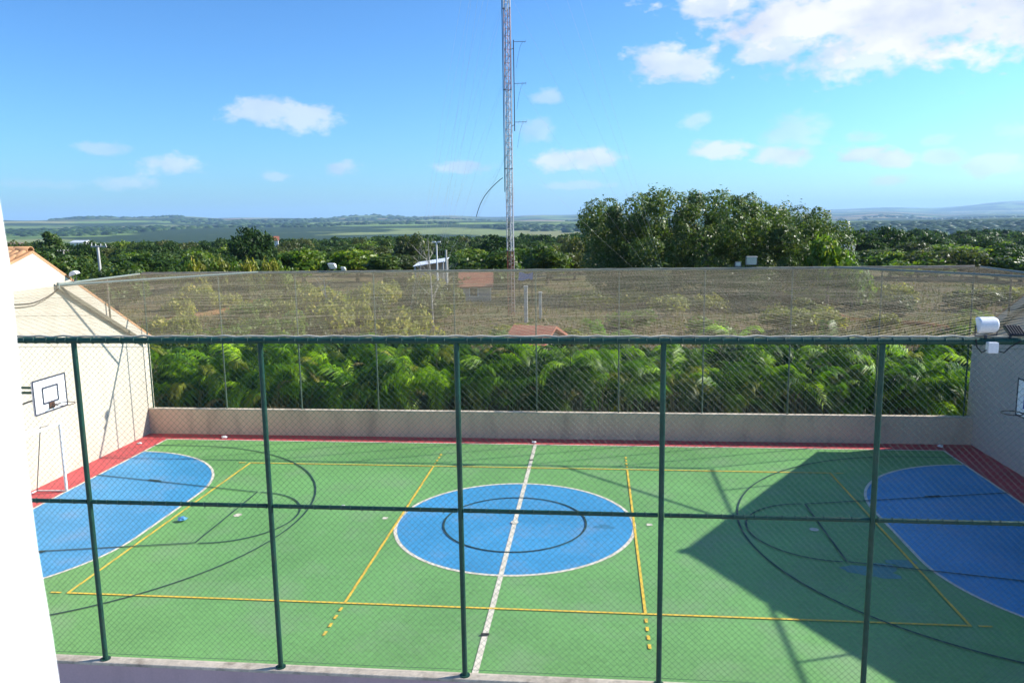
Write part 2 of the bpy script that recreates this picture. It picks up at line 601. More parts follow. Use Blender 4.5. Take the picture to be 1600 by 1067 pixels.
def copy_tree(o, parent=None):
    c = o.copy()
    COL.objects.link(c)
    c.parent = parent
    for ch in o.children:
        copy_tree(ch, c)
    return c


# ------------------------------------------------------------------ terrain
def sstep(a, b, x):
    t = np.clip((x - a) / (b - a), 0, 1)
    return t * t * (3 - 2 * t)


def terrain(x, y):
    x = np.asarray(x, float)
    y = np.asarray(y, float)
    dx, dy = x - CAM[0], y - CAM[1]
    d = np.hypot(dx, dy)
    a = np.arctan2(dx, dy)                      # azimuth, + to the right
    z = -0.03 - 0.7 * sstep(40, 100, d) - 5.5 * sstep(100, 330, d) - 42 * sstep(220, 1700, d)
    right = sstep(-.35, .35, a)
    z = z + (92 * (1 - right) + 22 * right) * sstep(1900, 8200, d)
    z = z + (15 * (1 - right) + 100 * right) * sstep(9500, 21000, d)
    z = z + 34 * np.sin(x / 2300 + 1.3) * np.sin(y / 1700 + .4) * sstep(1500, 5000, d)
    z = z + 7 * np.sin(x / 610 + 2.1) * np.cos(y / 820) * sstep(900, 3000, d)
    z = z + 17 * np.sin(a * 23 + 1) * sstep(6000, 9000, d) + 10 * np.sin(a * 61) * sstep(6000, 9000, d)
    z = z + 55 * np.exp(-((a + .43) / .035) ** 2) * sstep(9000, 13000, d)
    z = z + 130 * np.exp(-((a - .46) / .05) ** 2) * sstep(14000, 22000, d)
    z = z + .25 * np.sin(x / 7.3) * np.sin(y / 5.1 + 1) * sstep(45, 80, d) * (1 - sstep(2000, 3000, d))
    return z


def th(x, y):
    return float(terrain(x, y))


def build_ground():
    rad = np.concatenate([np.linspace(0.01, 60, 14), np.geomspace(66, 30000, 120)])
    ang = np.linspace(-math.pi, math.pi, 361)[:-1]
    # finer towards the court side of the country
    ang = np.sign(ang) * math.pi * (np.abs(ang) / math.pi) ** 1.6
    n = len(ang)
    vs, fs = [], []
    for r in rad:
        X = CAM[0] + r * np.sin(ang)
        Y = CAM[1] + r * np.cos(ang)
        Z = terrain(X, Y)
        vs += list(zip(X, Y, Z))
    for i in range(len(rad) - 1):
        for j in range(n):
            a, b = i * n + j, i * n + (j + 1) % n
            fs.append((a, b, b + n, a + n))
    m = MB()
    m.add(vs, fs, True)
    o = m.build('ground', 'ground')
    prop(o, 'dry earth lot behind the court and rolling farmland beyond it', kind='structure')


build_ground()

# ------------------------------------------------------------------ court
XW0, XW1 = -14.3, 14.4
YB = 7.78
YN = -8.32
mb = MB()
mb.box(XW0 - .02, XW1 + .02, YN - .05, YB + .05, -.25, 0)
court = mb.build('court_floor', 'court_red')
prop(court, 'multi-sport court floor painted green with a red border', kind='structure')


def sheet(name, polys, mat, z):
    m = MB()
    for poly in polys:
        m.add([(x, y, z) for x, y in poly], [tuple(range(len(poly)))])
    return m.build(name, mat, court)


def rect(x0, x1, y0, y1):
    return [(x0, y0), (x1, y0), (x1, y1), (x0, y1)]


def strip(pts, w, closed=False):
    """quads along a polyline in plan"""
    p = np.array(pts, float)
    n = len(p)
    L, Rr = [], []
    for i in range(n):
        if closed:
            t = p[(i + 1) % n] - p[i - 1]
        else:
            t = p[min(i + 1, n - 1)] - p[max(i - 1, 0)]
        t /= np.linalg.norm(t)
        nn = np.array([-t[1], t[0]])
        L.append(p[i] + nn * w / 2)
        Rr.append(p[i] - nn * w / 2)
    out = []
    for i in range(n if closed else n - 1):
        j = (i + 1) % n
        out.append([tuple(Rr[i]), tuple(Rr[j]), tuple(L[j]), tuple(L[i])])
    return out


GX, GY = 13.25, 7.05
sheet('green_playing_area', [rect(-GX, GX, -GY, GY)], 'court_green', .004)


def dshape(s, r, inset=0.):
    pts = []
    for k in range(25):
        a = math.pi / 2 * k / 24
        pts.append((s * (-GX + r * math.sin(a)), 1.5 + r * math.cos(a)))
    for k in range(25):
        a = math.pi / 2 * k / 24
        pts.append((s * (-GX + r * math.cos(a)), -1.5 - r * math.sin(a)))
    return pts


def arc(cx, cy, r, a0, a1, n=48):
    return [(cx + r * math.cos(R(a0 + (a1 - a0) * k / n)), cy + r * math.sin(R(a0 + (a1 - a0) * k / n))) for k in range(n + 1)]


for s in (1, -1):
    p = dshape(s, 4.0)
    if s > 0:
        p = p[::-1]
    sheet('blue_goal_area', [p], 'court_blue', .008)
    sheet('goal_area_line', strip(dshape(s, 4.03), .075), 'line_white', .012)
sheet('blue_centre_circle', [arc(0, 0, 3.0, 0, 360, 96)[:-1]], 'court_blue', .008)
sheet('centre_circle_line', strip(arc(0, 0, 3.0, 0, 360, 96)[:-1], .085, True), 'line_white', .012)
sheet('centre_line', [rect(-.055, .055, -GY, GY)], 'line_white', .016)
for y in (GY - .03, -GY + .03):
    sheet('side_line', [rect(-GX, GX, y - .035, y + .035)], 'line_white', .012)
for x in (-GX + .03, GX - .03):
    sheet('goal_line', [rect(x - .035, x + .035, -GY + .07, GY - .07)], 'line_white', .012)
# volleyball court
for y in (4.475, -4.475):
    sheet('volleyball_side_line', [rect(-9, 9, y - .028, y + .028)], 'line_yellow', .020)
for x in (-8.972, 8.972):
    sheet('volleyball_end_line', [rect(x - .028, x + .028, -4.445, 4.445)], 'line_yellow', .020)
for x in (-3, 3):
    sheet('attack_line', [rect(x - .028, x + .028, -4.445, 4.445)], 'line_yellow', .020)
    for sy in (1, -1):
        for k in range(4):
            y0 = 4.66 + k * .31
            sheet('attack_line_dash', [rect(x - .03, x + .03, min(sy * y0, sy * (y0 + .15)), max(sy * y0, sy * (y0 + .15)))], 'line_yellow', .020)
for sx in (-1, 1):
    for y in (4.475, -4.475):
        sheet('service_mark', [rect(min(sx * 9.12, sx * 9.36), max(sx * 9.12, sx * 9.36), y - .025, y + .025)], 'line_yellow', .020)
# basketball
sheet('basketball_centre_circle', strip(arc(0, 0, 1.8, 0, 360, 72)[:-1], .05, True), 'line_black', .024)
for s in (1, -1):
    pts = [(s * -GX, 6.25)] + [(s * x, y) for x, y in arc(-11.85, 0, 6.25, 90, -90, 64)] + [(s * -GX, -6.25)]
    sheet('three_point_line', strip(pts, .045), 'line_black', .024)
    pts = [(s * x, y) for x, y in arc(-7.55, 0, 1.8, 88, -88, 32)]
    sheet('free_throw_arc', strip(pts, .045), 'line_black', .024)
    sheet('free_throw_line', strip([(s * -7.57, 1.8), (s * -7.57, -1.8)], .045), 'line_black', .028)
    for sy in (1, -1):
        sheet('key_line', strip([(s * -7.6, sy * 1.8), (s * -GX, sy * 3.0)], .045), 'line_black', .028)
        sheet('lane_block', strip([(s * -10.9, sy * 2.53), (s * -11.35, sy * 2.63)], .11), 'line_black', .032)
    sheet('penalty_spot', [arc(s * 7.35, .05, .11, 0, 360, 20)[:-1]], 'line_white', .016)
    sheet('second_spot', [rect(s * 3.38 - .07, s * 3.38 + .07, .02, .16)], 'line_white', .016)
sheet('centre_spot', [arc(0, 0, .1, 0, 360, 20)[:-1]], 'line_white', .030)
for y0, y1 in ((5.2, 5.27), (-5.53, -5.45)):
    sheet('post_socket', [rect(-.08, .08, y0, y1)], 'patch_dark', .034)


def blot(cx, cy, rx, ry, seed):
    rr = random.Random(seed)
    out = []
    for k in range(22):
        a = 2 * math.pi * k / 22
        q = 1 + .22 * math.sin(3 * a + seed) + .18 * rr.uniform(-1, 1)
        out.append((cx + rx * q * math.cos(a), cy + ry * q * math.sin(a)))
    return out


sheet('worn_patch', [blot(2.25, -.1, .24, .13, 3)], 'patch_teal', .012)
sheet('worn_patch', [blot(8.0, -2.2, .55, .35, 5)], 'patch_blue', .008)
sheet('worn_patch', [blot(8.75, -1.75, .3, .2, 6)], 'patch_blue', .010)

mb = MB()
mb.box(-30, 30, -40, -8.5, -.25, .02)  # unseen pale slab, added to throw light back onto the near wall
prop(mb.build('bounce_slab', 'bounce_slab'), 'unseen pale slab added on the near side to bounce light onto the low wall', kind='structure')

# ------------------------------------------------------------------ low walls
t = thing('back_wall', (0, YB + .08, 0), 'low plastered wall along the far side of the court under the palms', 'wall')
MB().box(XW0 + .004, XW1 - .004, YB, YB + .16, -.2, .90).build('wall_body', 'plaster_back', t)
MB().box(XW0 + .004, XW1 - .004, YB - .012, YB + .172, .90, .95, .008).build('wall_cap', 'plaster_cap', t)
NW0, NW1 = -8.49, -8.33
t = thing('near_wall', (0, -8.41, 0), 'low mauve plastered wall at the near side of the court', 'wall')
MB().box(XW0 - 1, XW1 + 1, NW0, NW1, -.3, .95).build('wall_body', 'plaster_mauve', t)
MB().box(XW0 - 1, XW1 + 1, NW0 - .012, NW1 + .012, .95, 1.0, .008).build('wall_cap', 'plaster_cap', t)

# ------------------------------------------------------------------ side buildings with gable walls
APY, APZ = 2.25, 6.85
BKY, BKZ = 8.22, 3.58
FRY, FRZ = -8.40, 3.48


def roof_tile_mesh(L, w, n=6, rise=.075):
    vs, fs = [], []
    for i, (l, s) in enumerate(((0, 1.0), (L, .86))):
        for j in range(n + 1):
            a = math.pi * j / n
            vs.append((-s * w / 2 * math.cos(a), l, rise * s * math.sin(a)))
    for i, (l, s) in enumerate(((0, .84), (L, .72))):
        for j in range(n + 1):
            a = math.pi * j / n
            vs.append((-s * w / 2 * math.cos(a), l, rise * s * math.sin(a) - .002))
    k = n + 1
    for j in range(n):
        fs.append((j, j + 1, k + j + 1, k + j))
        fs.append((2 * k + j + 1, 2 * k + j, 3 * k + j, 3 * k + j + 1))
        fs.append((j + 1, j, 2 * k + j, 2 * k + j + 1))
    me = bpy.data.meshes.new('roof_tile')
    me.from_pydata(vs, [], fs)
    me.materials.append(MATS['clay_tile'])
    me.polygons.foreach_set('use_smooth', [True] * len(fs))
    me.update()
    return me


TILE = roof_tile_mesh(.46, .21)
RIDGE = roof_tile_mesh(.48, .30, 8, .13)


def side_building(name, sx, label, APY=APY, APZ=APZ):
    """sx = -1 left, +1 right; gable wall faces the court"""
    xw = XW0 if sx < 0 else XW1
    t = thing(name, (xw + sx * 4, 0, 0), label, 'building')
    poly = [(FRY, -.2), (BKY, -.2), (BKY, BKZ), (APY, APZ), (FRY, FRZ)]
    lo, hi = sorted((xw, xw + sx * .22))
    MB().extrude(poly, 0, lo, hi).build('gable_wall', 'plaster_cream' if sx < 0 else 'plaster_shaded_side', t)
    xe = xw + sx * 8
    a, b = sorted((xw + sx * .222, xe))
    MB().box(a, b, BKY - .2, BKY, -.2, BKZ - .05).build('back_wall', 'plaster_cream', t)
    MB().box(a, b, FRY, FRY + .2, -.2, FRZ - .05).build('front_wall', 'plaster_cream', t)
    # roof: two slopes
    m = MB()
    a, b = sorted((xw - sx * .0, xe + sx * .3))
    for (y0, z0), (y1, z1) in (((APY, APZ), (BKY + .3, BKZ - .3 * (APZ - BKZ) / (BKY - APY))), ((APY, APZ), (FRY - .3, FRZ - .1))):
        d = np.array([y1 - y0, z1 - z0])
        d /= np.linalg.norm(d)
        nn = np.array([-d[1], d[0]])
        if nn[1] < 0:
            nn = -nn
        p = [(y0 + nn[0] * .012, z0 + nn[1] * .012), (y1 + nn[0] * .012, z1 + nn[1] * .012), (y1 + nn[0] * .07, z1 + nn[1] * .07), (y0, z0 + .075)]
        m.extrude(p, 0, a, b)
    roof = m.build('roof', 'clay_tile', t)
    base = wloc(roof)
    # tiles
    def put(me, nm, pos, rot):
        o = link(nm, me, roof, Vector(pos) - base)
        o.rotation_euler = rot
    sl = math.atan2(APZ - FRZ, APY - FRY)
    for c in range(17):
        x = xw + sx * (.16 + c * .215)
        for r in range(9):
            s = .25 + r * .38 + .38
            y = APY - s * math.cos(sl)
            z = APZ - s * math.sin(sl) + .085
            put(TILE, 'roof_tile', (x + random.uniform(-.01, .01), y, z + random.uniform(0, .008)), (sl + .035, random.uniform(-.03, .03), random.uniform(-.02, .02)))
    for c in range(10):
        x = xw + sx * (.05 + c * .40)
        put(RIDGE, 'ridge_tile', (x, APY, APZ + .07 + random.uniform(0, .01)), (.05, 0, R(90) if sx < 0 else R(-90)))
    sb = math.atan2(APZ - BKZ, BKY - APY)
    for r in range(16):
        s = .12 + r * .42 + .42
        put(TILE, 'verge_tile', (xw + sx * .13, APY + s * math.cos(sb), APZ - s * math.sin(sb) + .075), (sb + .03, 0, R(180)))
    return t


side_building('gabled_building', -1, 'cream gabled building with clay tile roof, its sunlit wall closing the court on the left', 2.62, 6.83)
side_building('gabled_building', 1, 'gabled building at the right end of the court, its wall in shade')

# ------------------------------------------------------------------ chain link fences
PITCH_L = .092


def chain_link(name, parent, x0, x1, z0, z1, y, r, mat='green_wire', pitch=PITCH_L):
    """two families of diagonal wires clipped to the panel"""
    m = MB()
    h = z1 - z0
    for fam in (1, -1):
        yy = y + fam * r * .8
        k0 = int((x0 - h) / pitch) - 1
        k1 = int((x1 + h) / pitch) + 1
        for k in range(k0, k1 + 1):
            c = k * pitch
            # point along the wire: x = c + fam*(z-z0)
            za, zb = 0., h
            if fam > 0:
                za = max(za, x0 - c)
                zb = min(zb, x1 - c)
            else:
                za = max(za, c - x1)
                zb = min(zb, c - x0)
            if zb - za < .03:
                continue
            n = max(1, int((zb - za) / .35))
            q = np.linspace(za, zb, n + 1)
            P = np.stack([c + fam * q, np.full(n + 1, yy), z0 + q], 1)
            e1 = np.array([-fam, 0, 1.]) * r * .7071
            e2 = np.array([0, 1., 0]) * r
            V = np.stack([P + e1, P + e2, P - e1, P - e2], 1).reshape(-1, 3)
            m.add(V, [(i * 4 + j, i * 4 + 4 + j, i * 4 + 4 + (j + 1) % 4, i * 4 + (j + 1) % 4) for i in range(n) for j in range(4)], True)
    o = m.build(name, mat, parent)
    return prop(o, kind='stuff')


NFY = -8.40
NTZ, NMZ, NBZ = 5.98, 3.54, 1.0
NPX = [-5.5 + 2.812 * k for k in range(-3, 8)]
nf = thing('near_fence', (0, NFY, NBZ), 'dark green chain-link fence with round posts across the foreground', 'fence')
for x in NPX:
    p = MB().tube([(x, NFY, NBZ), (x, NFY, NTZ - .03)], .038, 14).build('post', 'green_paint', nf)
    MB().tube([(x, NFY, NBZ), (x, NFY, NBZ + .015)], .075, 14).build('base_plate', 'green_paint', p)
MB().tube([(NPX[0], NFY, NTZ), (NPX[-1], NFY, NTZ)], .043, 14).build('top_rail', 'green_paint', nf)
for a, b in zip(NPX[:-1], NPX[1:]):
    MB().tube([(a + .044, NFY, NMZ), (b - .044, NFY, NMZ)], .031, 12).build('middle_rail', 'green_paint', nf)
    chain_link('chain_link_mesh', nf, a + .02, b - .02, NBZ + .03, NTZ - .02, NFY + .050, .0017)
    # tension wires and ties
    for z in (NTZ - .10, NBZ + .06):
        MB().tube([(a, NFY + .058, z), ((a + b) / 2, NFY + .058, z - .006), (b, NFY + .058, z)], .003, 5, False).build('tension_wire', 'green_wire', nf)
    m = MB()
    for zr, rr in ((NTZ, .043), (NMZ, .031)):
        x = a + random.uniform(.05, .15)
        while x < b - .05:
            q = []
            rr2 = rr + .006
            for k in range(10):
                ang = 2 * math.pi * k / 9
                q.append((x + .03 * k / 9, NFY + rr2 * math.cos(ang), zr + rr2 * math.sin(ang)))
            m.tube(q, .0045, 4, False)
            x += random.uniform(.13, .24)
    prop(m.build('wire_ties', 'green_wire', nf), kind='stuff')

BFY = YB + .08
BTZ = 5.86
BPX = [-14.13 + 2.826 * k for k in range(11)]
bf = thing('back_fence', (0, BFY, .95), 'tall chain-link fence with thin posts on the far wall in front of the palms', 'fence')
for x in BPX:
    MB().tube([(x, BFY, .95), (x, BFY, BTZ - .02)], .027, 10).build('post', 'thin_post_paint' if abs(x) < 14 else 'green_paint', bf)
MB().tube([(BPX[0], BFY, BTZ), (BPX[-1], BFY, BTZ)], .036, 10).build('top_rail', 'grey_green_paint', bf)
for a, b in zip(BPX[:-1], BPX[1:]):
    chain_link('chain_link_mesh', bf, a + .02, b - .02, .97, BTZ - .02, BFY - .045, .0013, pitch=.11)


def side_frame(name, sx, front, label):
    """triangular steel frame filling the gap above the gable's slope up to the net"""
    xw = (XW0 if sx < 0 else XW1) - sx * .10
    if front:
        y0, y1, slope, rid = .6, NFY, (APZ - FRZ) / (APY - FRY), -1
    else:
        y0, y1, slope, rid = 3.45, BFY, (APZ - BKZ) / (BKY - APY), 1
    zl = lambda y: APZ - abs(y - APY) * slope - .42
    t = thing(name, (xw, (y0 + y1) / 2, zl(y1)), label, 'fence frame')
    zt = BTZ + (0.05 if front else 0)
    s = 1 if y1 > y0 else -1
    MB().tube([(xw, y0, zt), (xw, y1 - s * .04, zt)], .036, 10).build('top_rail', 'grey_green_paint', t)
    a, b = sorted((xw - .03, xw + .03))
    yy = [y0, y1 - s * .05]
    MB().extrude([(yy[0], zl(yy[0]) - .07), (yy[1], zl(yy[1]) - .07), (yy[1], zl(yy[1]) + .07), (yy[0], zl(yy[0]) + .07)], 0, a, b).build('sloping_beam', 'frame_olive', t)
    MB().tube([(xw, y0, zl(y0) - .05), (xw, y0, zt + .05)], .045, 8).build('bracket', 'grey_green_paint', t)
    n = 2 if not front else 3
    for k in range(1, n):
        y = y0 + (y1 - y0) * (k / n + .05)
        MB().tube([(xw, y, zl(y) + .03), (xw, y, zt - .03)], .032, 8).build('upright', 'frame_olive', t)
    return t


side_frame('side_fence_frame', -1, False, 'grey steel frame with sloping beam bolted along the sunlit left gable')
side_frame('side_fence_frame', 1, False, 'grey steel frame with sloping beam along the back of the shaded right gable')
side_frame('side_fence_frame', 1, True, 'grey steel frame above the right gable whose shadow lies on the court')
for sx in (-1, 1):
    xw = (XW0 if sx < 0 else XW1) - sx * .10
    m = MB().tube([(xw, 3.47, BTZ - .03), (sx * 9.8, BFY - .02, BTZ + .03)], .036, 10)
    o = m.build('corner_brace', 'grey_green_paint', None, (xw, 3.47, BTZ))
    prop(o, 'steel tube bracing the back %s corner of the fence top diagonally' % ('left' if sx < 0 else 'right'), 'brace', 'corner braces')


# ------------------------------------------------------------------ netting over the court
def net_z(x, y):
    t = (y - NFY) / (BFY - NFY)
    base = (NTZ + .02) * (1 - t) + (BTZ + .02) * t
    # sag between the support ropes and across the width
    bay = 2.7
    u = ((y - NFY) / bay) % 1
    sag = .010 * 4 * u * (1 - u) + .10 * math.sin(math.pi * t)
    sag += .018 * math.sin(x * .9 + y * .35) * math.sin(math.pi * t) + .008 * math.sin(x * 2.3 + 1.7 * y) * math.sin(math.pi * t)
    return base - sag


rn = thing('roof_netting', (0, -.3, BTZ), 'tan netting stretched over the whole court between the fence tops', 'netting')


def netting():
    m = MB()
    sp = .20
    r = .0020
    X0, X1, Y0, Y1 = XW0 + .12, XW1 - .12, NFY + .02, BFY - .01
    for fam in (1, -1):
        slope = 1.0
        k0 = int((X0 - (Y1 - Y0) / slope) / sp) - 1
        k1 = int((X1 + (Y1 - Y0) / slope) / sp) + 1
        for k in range(k0, k1 + 1):
            c = k * sp + random.uniform(-.02, .02)
            L = (Y1 - Y0) / slope
            ta, tb = 0., 1.
            if fam > 0:
                ta = max(ta, (X0 - c) / L)
                tb = min(tb, (X1 - c) / L)
            else:
                ta = max(ta, (c - X1) / L)
                tb = min(tb, (c - X0) / L)
            if tb - ta < .01:
                continue
            n = max(2, int((tb - ta) * 24))
            pts = []
            for i in range(n + 1):
                q = ta + (tb - ta) * i / n
                x = c + fam * L * q
                y = Y0 + (Y1 - Y0) * q
                x += .05 * math.sin(y * 1.3 + .2 * c)
                pts.append((min(max(x, X0), X1), y, net_z(x, y) + fam * .002))
            m.tube(pts, r, 3, False)
    prop(m.build('net_cords', 'net_cord', rn), kind='stuff')


netting()
for i, y in enumerate([NFY + 4.05 * k for k in range(1, 4)]):
    pts = [(XW0 + .1 + (XW1 - XW0 - .2) * k / 40, y + .06 * math.sin(k * .5 + i), net_z(XW0 + .1 + (XW1 - XW0 - .2) * k / 40, y) - .012 - .05 * math.sin(math.pi * k / 40)) for k in range(41)]
    MB().tube(pts, .0035, 5, False).build('support_rope', 'net_cord', rn)
pts = [(NPX[0] + (NPX[-1] - NPX[0]) * k / 160, NFY + .03 + .015 * math.sin(k * 1.9), NTZ + .056 + .010 * math.sin(k * 2.7)) for k in range(161)]
MB().tube(pts, .016, 6, False).build('edge_rope', 'rope_pale', rn)
pts = [(BPX[0] + (BPX[-1] - BPX[0]) * k / 80, BFY - .02, BTZ + .045 + .006 * math.sin(k * 2.7)) for k in range(81)]
MB().tube(pts, .014, 6, False).build('edge_rope', 'rope_pale', rn)
# ------------------------------------------------------------------ basketball boards and goal
def basket(sx, label, inner):
    xb = -12.25 if sx < 0 else 12.06
    t = thing('basketball_backboard', (sx * 14.25, 0, 3.1), label, 'backboard')
    z0, z1 = 2.80, 3.70
    a, b = sorted((xb, xb + sx * .04))
    MB().box(a, b, -.63, .63, z0, z1, .006).build('board', 'board_white', t)
    xf = xb - sx * .004
    m = MB()
    def bar(m, y0, y1, za, zb, th=.006):
        p, q = sorted((xf - sx * th, xf))
        m.box(p, q, y0, y1, za, zb)
    for y0, y1, za, zb in ((-.64, .64, z0 - .01, z0 + .03), (-.64, .64, z1 - .03, z1 + .01), (-.64, -.60, z0 + .03, z1 - .03), (.60, .64, z0 + .03, z1 - .03)):
        bar(m, y0, y1, za, zb)
    m.build('border', 'board_dark', t)
    m = MB()
    for y0, y1, za, zb in ((-.31, .31, 3.02, 3.065), (-.31, .31, 3.43, 3.475), (-.31, -.265, 3.065, 3.43), (.265, .31, 3.065, 3.43)):
        bar(m, y0, y1, za, zb)
    m.build('target_square', inner, t)
    # rim
    xc = xb - sx * .40
    zr = 2.99
    ring = [(xc + .225 * math.cos(2 * math.pi * k / 28), .225 * math.sin(2 * math.pi * k / 28), zr) for k in range(29)]
    m = MB().tube(ring, .011, 6, False)
    for s in (-1, 1):
        m.tube([(xf - sx * .02, s * .08, zr - .09), (xc + sx * .19, s * .11, zr)], .009, 5)
    pa, pb = sorted((xf - sx * .025, xf - sx * .008))
    m.box(pa, pb, -.10, .10, zr - .12, zr + .04)
    m.tube([(xf - sx * .02, 0, zr - .01), (xc + sx * .22, 0, zr)], .012, 5)
    m.build('rim', 'rim_rust', t)
    xw = sx * 14.29
    m = MB()
    for y in (-.35, .35):
        m.tube([(xb + sx * .045, y * .8, 3.34), (xw, y, 3.34)], .035, 10)
    m.build('arm', 'green_paint', t)
    m = MB()
    for y in (-.35, .35):
        m.tube([(xb + sx * .06, y * .8, 3.22), (xw, y, 2.55)], .016, 8)
        m.tube([(xb + sx * .06, y * .8, 2.9), (xb + sx * .06, y * .8, 3.6)], .016, 8)
    m.build('strut', 'steel_dark', t)
    return t


basket(-1, 'white backboard with dark square and bare rim on the sunlit left wall', 'board_dark')
basket(1, 'white backboard with blue square and rim on the shaded right wall', 'board_blue')

gx = -13.22
t = thing('goal_frame', (gx, 0, 0), 'white tubular goal frame against the left wall', 'goal')
for y in (-1.54, 1.54):
    MB().tube([(gx, y, .0), (gx, y, 2.0)], .042, 12).build('post', 'goal_white', t)
MB().tube([(gx, -1.582, 2.04), (gx, 1.582, 2.04)], .042, 12).build('crossbar', 'goal_white', t)
for y in (-1.5, -.5, .5, 1.5):
    MB().tube([(gx - .86, y * .97, .02), (gx - .55, y * .98, 1.93), (gx - .04, y, 2.02)], .013, 8).build('back_stay', 'steel_dark', t)
for y in (-1.54, 1.54):
    MB().tube([(gx, y, .03), (gx - .88, y * .96, .03)], .022, 8).build('ground_bar', 'goal_white', t)
MB().tube([(gx - .88, -1.48, .03), (gx - .88, 1.48, .03)], .022, 8).build('rear_bar', 'goal_white', t)
MB().tube([(gx - .55, -1.48, 1.95), (gx - .55, 1.48, 1.95)], .014, 8).build('top_bar', 'goal_white', t)


# ------------------------------------------------------------------ floodlights
def floodlight(loc, yaw, w, label, tilt=0., mat='lamp_white'):
    """deep reflector housing on a U bracket"""
    t = thing('floodlight', loc, label, 'floodlight', 'floodlights on the fence tops')
    m = MB()
    n = 14
    pr = []
    for k in range(n + 1):                          # housing profile in (y, z): rounded back, flat mouth
        a = math.pi * k / n
        pr.append((-math.sin(a) * w * .42, -math.cos(a) * w * .42))
    vs, fs = [], []
    for x, s in ((-w / 2, .9), (-w / 2 + .02, 1), (w / 2 - .02, 1), (w / 2, .9)):
        for p in pr:
            vs.append((x, p[0] * s, p[1] * s))
    q = n + 1
    for i in range(3):
        for j in range(n):
            fs.append((i * q + j, i * q + j + 1, (i + 1) * q + j + 1, (i + 1) * q + j))
    fs.append(tuple(range(q)))
    fs.append(tuple(reversed(range(3 * q, 4 * q))))
    zc = w * .62
    ct, st = math.cos(tilt), math.sin(tilt)
    rot = lambda v: (v[0], v[1] * ct - v[2] * st, v[1] * st + v[2] * ct + zc)
    L = Vector(loc)
    Rz = Matrix.Rotation(yaw, 3, 'Z')
    fin = lambda v: tuple(Rz @ Vector(v) + L)
    m.add([fin(rot(v)) for v in vs], fs, False)
    m.build('housing', mat, t)
    m = MB()
    h = w * .42
    g = [(-w / 2 + .02, .004, -h + .02), (w / 2 - .02, .004, -h + .02), (w / 2 - .02, .004, h - .02), (-w / 2 + .02, .004, h - .02)]
    m.add([fin(rot(v)) for v in g], [(0, 1, 2, 3)])
    m.build('glass', 'lamp_glass', t)
    m = MB()
    hw = w / 2 + .02
    m.tube([fin((-hw, -.02, zc)), fin((-hw, -.02, .02)), fin((hw, -.02, .02)), fin((hw, -.02, zc))], .009, 6)
    m.tube([fin((0, -.02, -.02)), fin((0, -.02, .03))], .02, 8)
    m.build('bracket', 'steel_dark', t)
    return t


floodlight((7.0, NFY, NTZ + .06), R(8), .245, 'white drum-shaped floodlight on the near fence top at the right', R(-20))
floodlight((-14.12, 4.15, BTZ + .05), R(-75), .30, 'small white floodlight beside the left gable', R(-70))
floodlight((7.15, BFY, BTZ + .04), R(175), .36, 'grey floodlight on the far rail in front of the big tree', R(-25), 'galvanised')
floodlight((6.72, BFY, BTZ + .04), R(175), .20, 'small pale box lamp left of the grey floodlight on the far rail', R(-10), 'galvanised')
floodlight((-7.12, BFY, BTZ + .04), R(165), .27, 'white floodlight on the far rail left of the mast', R(-35))
floodlight((-6.72, BFY, BTZ + .02), R(165), .16, 'tiny white lamp right beside the floodlight left of the mast', R(-35))
# flat dark lamp next to the drum-shaped one
t = thing('flat_floodlight', (7.36, NFY, NTZ + .05), 'flat dark floodlight panel beside the white drum-shaped floodlight', 'floodlight', 'floodlights on the fence tops')
c = np.array([7.36, NFY + .02, NTZ + .135])
ux, uy = np.array([.98, .05, -.05]), np.array([-.25, .55, .62])
ux /= np.linalg.norm(ux)
uy /= np.linalg.norm(uy)
un = np.cross(ux, uy)
un /= np.linalg.norm(un)
m = MB()
vs = [c + sx * .10 * ux + sy * .075 * uy + sz * .018 * un for sz in (-1, 1) for sy in (-1, 1) for sx in (-1, 1)]
m.add(vs, [(0, 2, 3, 1), (4, 5, 7, 6), (0, 1, 5, 4), (2, 6, 7, 3), (0, 4, 6, 2), (1, 3, 7, 5)])
m.build('housing', 'lamp_dark', t)
m = MB()
for k in range(6):
    q = -.085 + k * .034
    m.add([c + (q + sx * .004) * ux + sy * .07 * uy + (.019 + sz * .012) * un for sz in (0, 1) for sy in (-1, 1) for sx in (-1, 1)], [(0, 2, 3, 1), (4, 5, 7, 6), (0, 1, 5, 4), (2, 6, 7, 3), (0, 4, 6, 2), (1, 3, 7, 5)])
m.build('cooling_fins', 'steel_dark', t)
MB().tube([(7.30, NFY, NTZ + .045), (7.33, NFY, NTZ + .10)], .014, 6).build('bracket', 'steel_dark', t)
# ballast box with its leads
t = thing('ballast_box', (7.05, NFY - .06, NTZ - .13), 'small white ballast box hanging under the drum-shaped floodlight', 'electrical box')
MB().box(6.995, 7.115, NFY - .135, NFY - .05, NTZ - .135, NTZ + .005, .008).build('box', 'lamp_white', t)
m = MB()
m.tube([(6.99, NFY - .09, NTZ - .10), (6.93, NFY - .1, NTZ - .13), (6.88, NFY - .07, NTZ - .06), (6.87, NFY - .055, NTZ + .04)], .008, 6)
m.tube([(7.12, NFY - .09, NTZ - .11), (7.20, NFY - .1, NTZ - .13), (7.28, NFY - .08, NTZ - .06), (7.42, NFY - .055, NTZ + .01)], .008, 6)
m.build('cable', 'cable_black', t)

# slack wires on the left gable
def wall_pt(px, py, x=XW0 + .03):
    d = ray(px, py)
    k = (x - CAM[0]) / d[0]
    return (x, CAM[1] + d[1] * k, CAM[2] + d[2] * k)


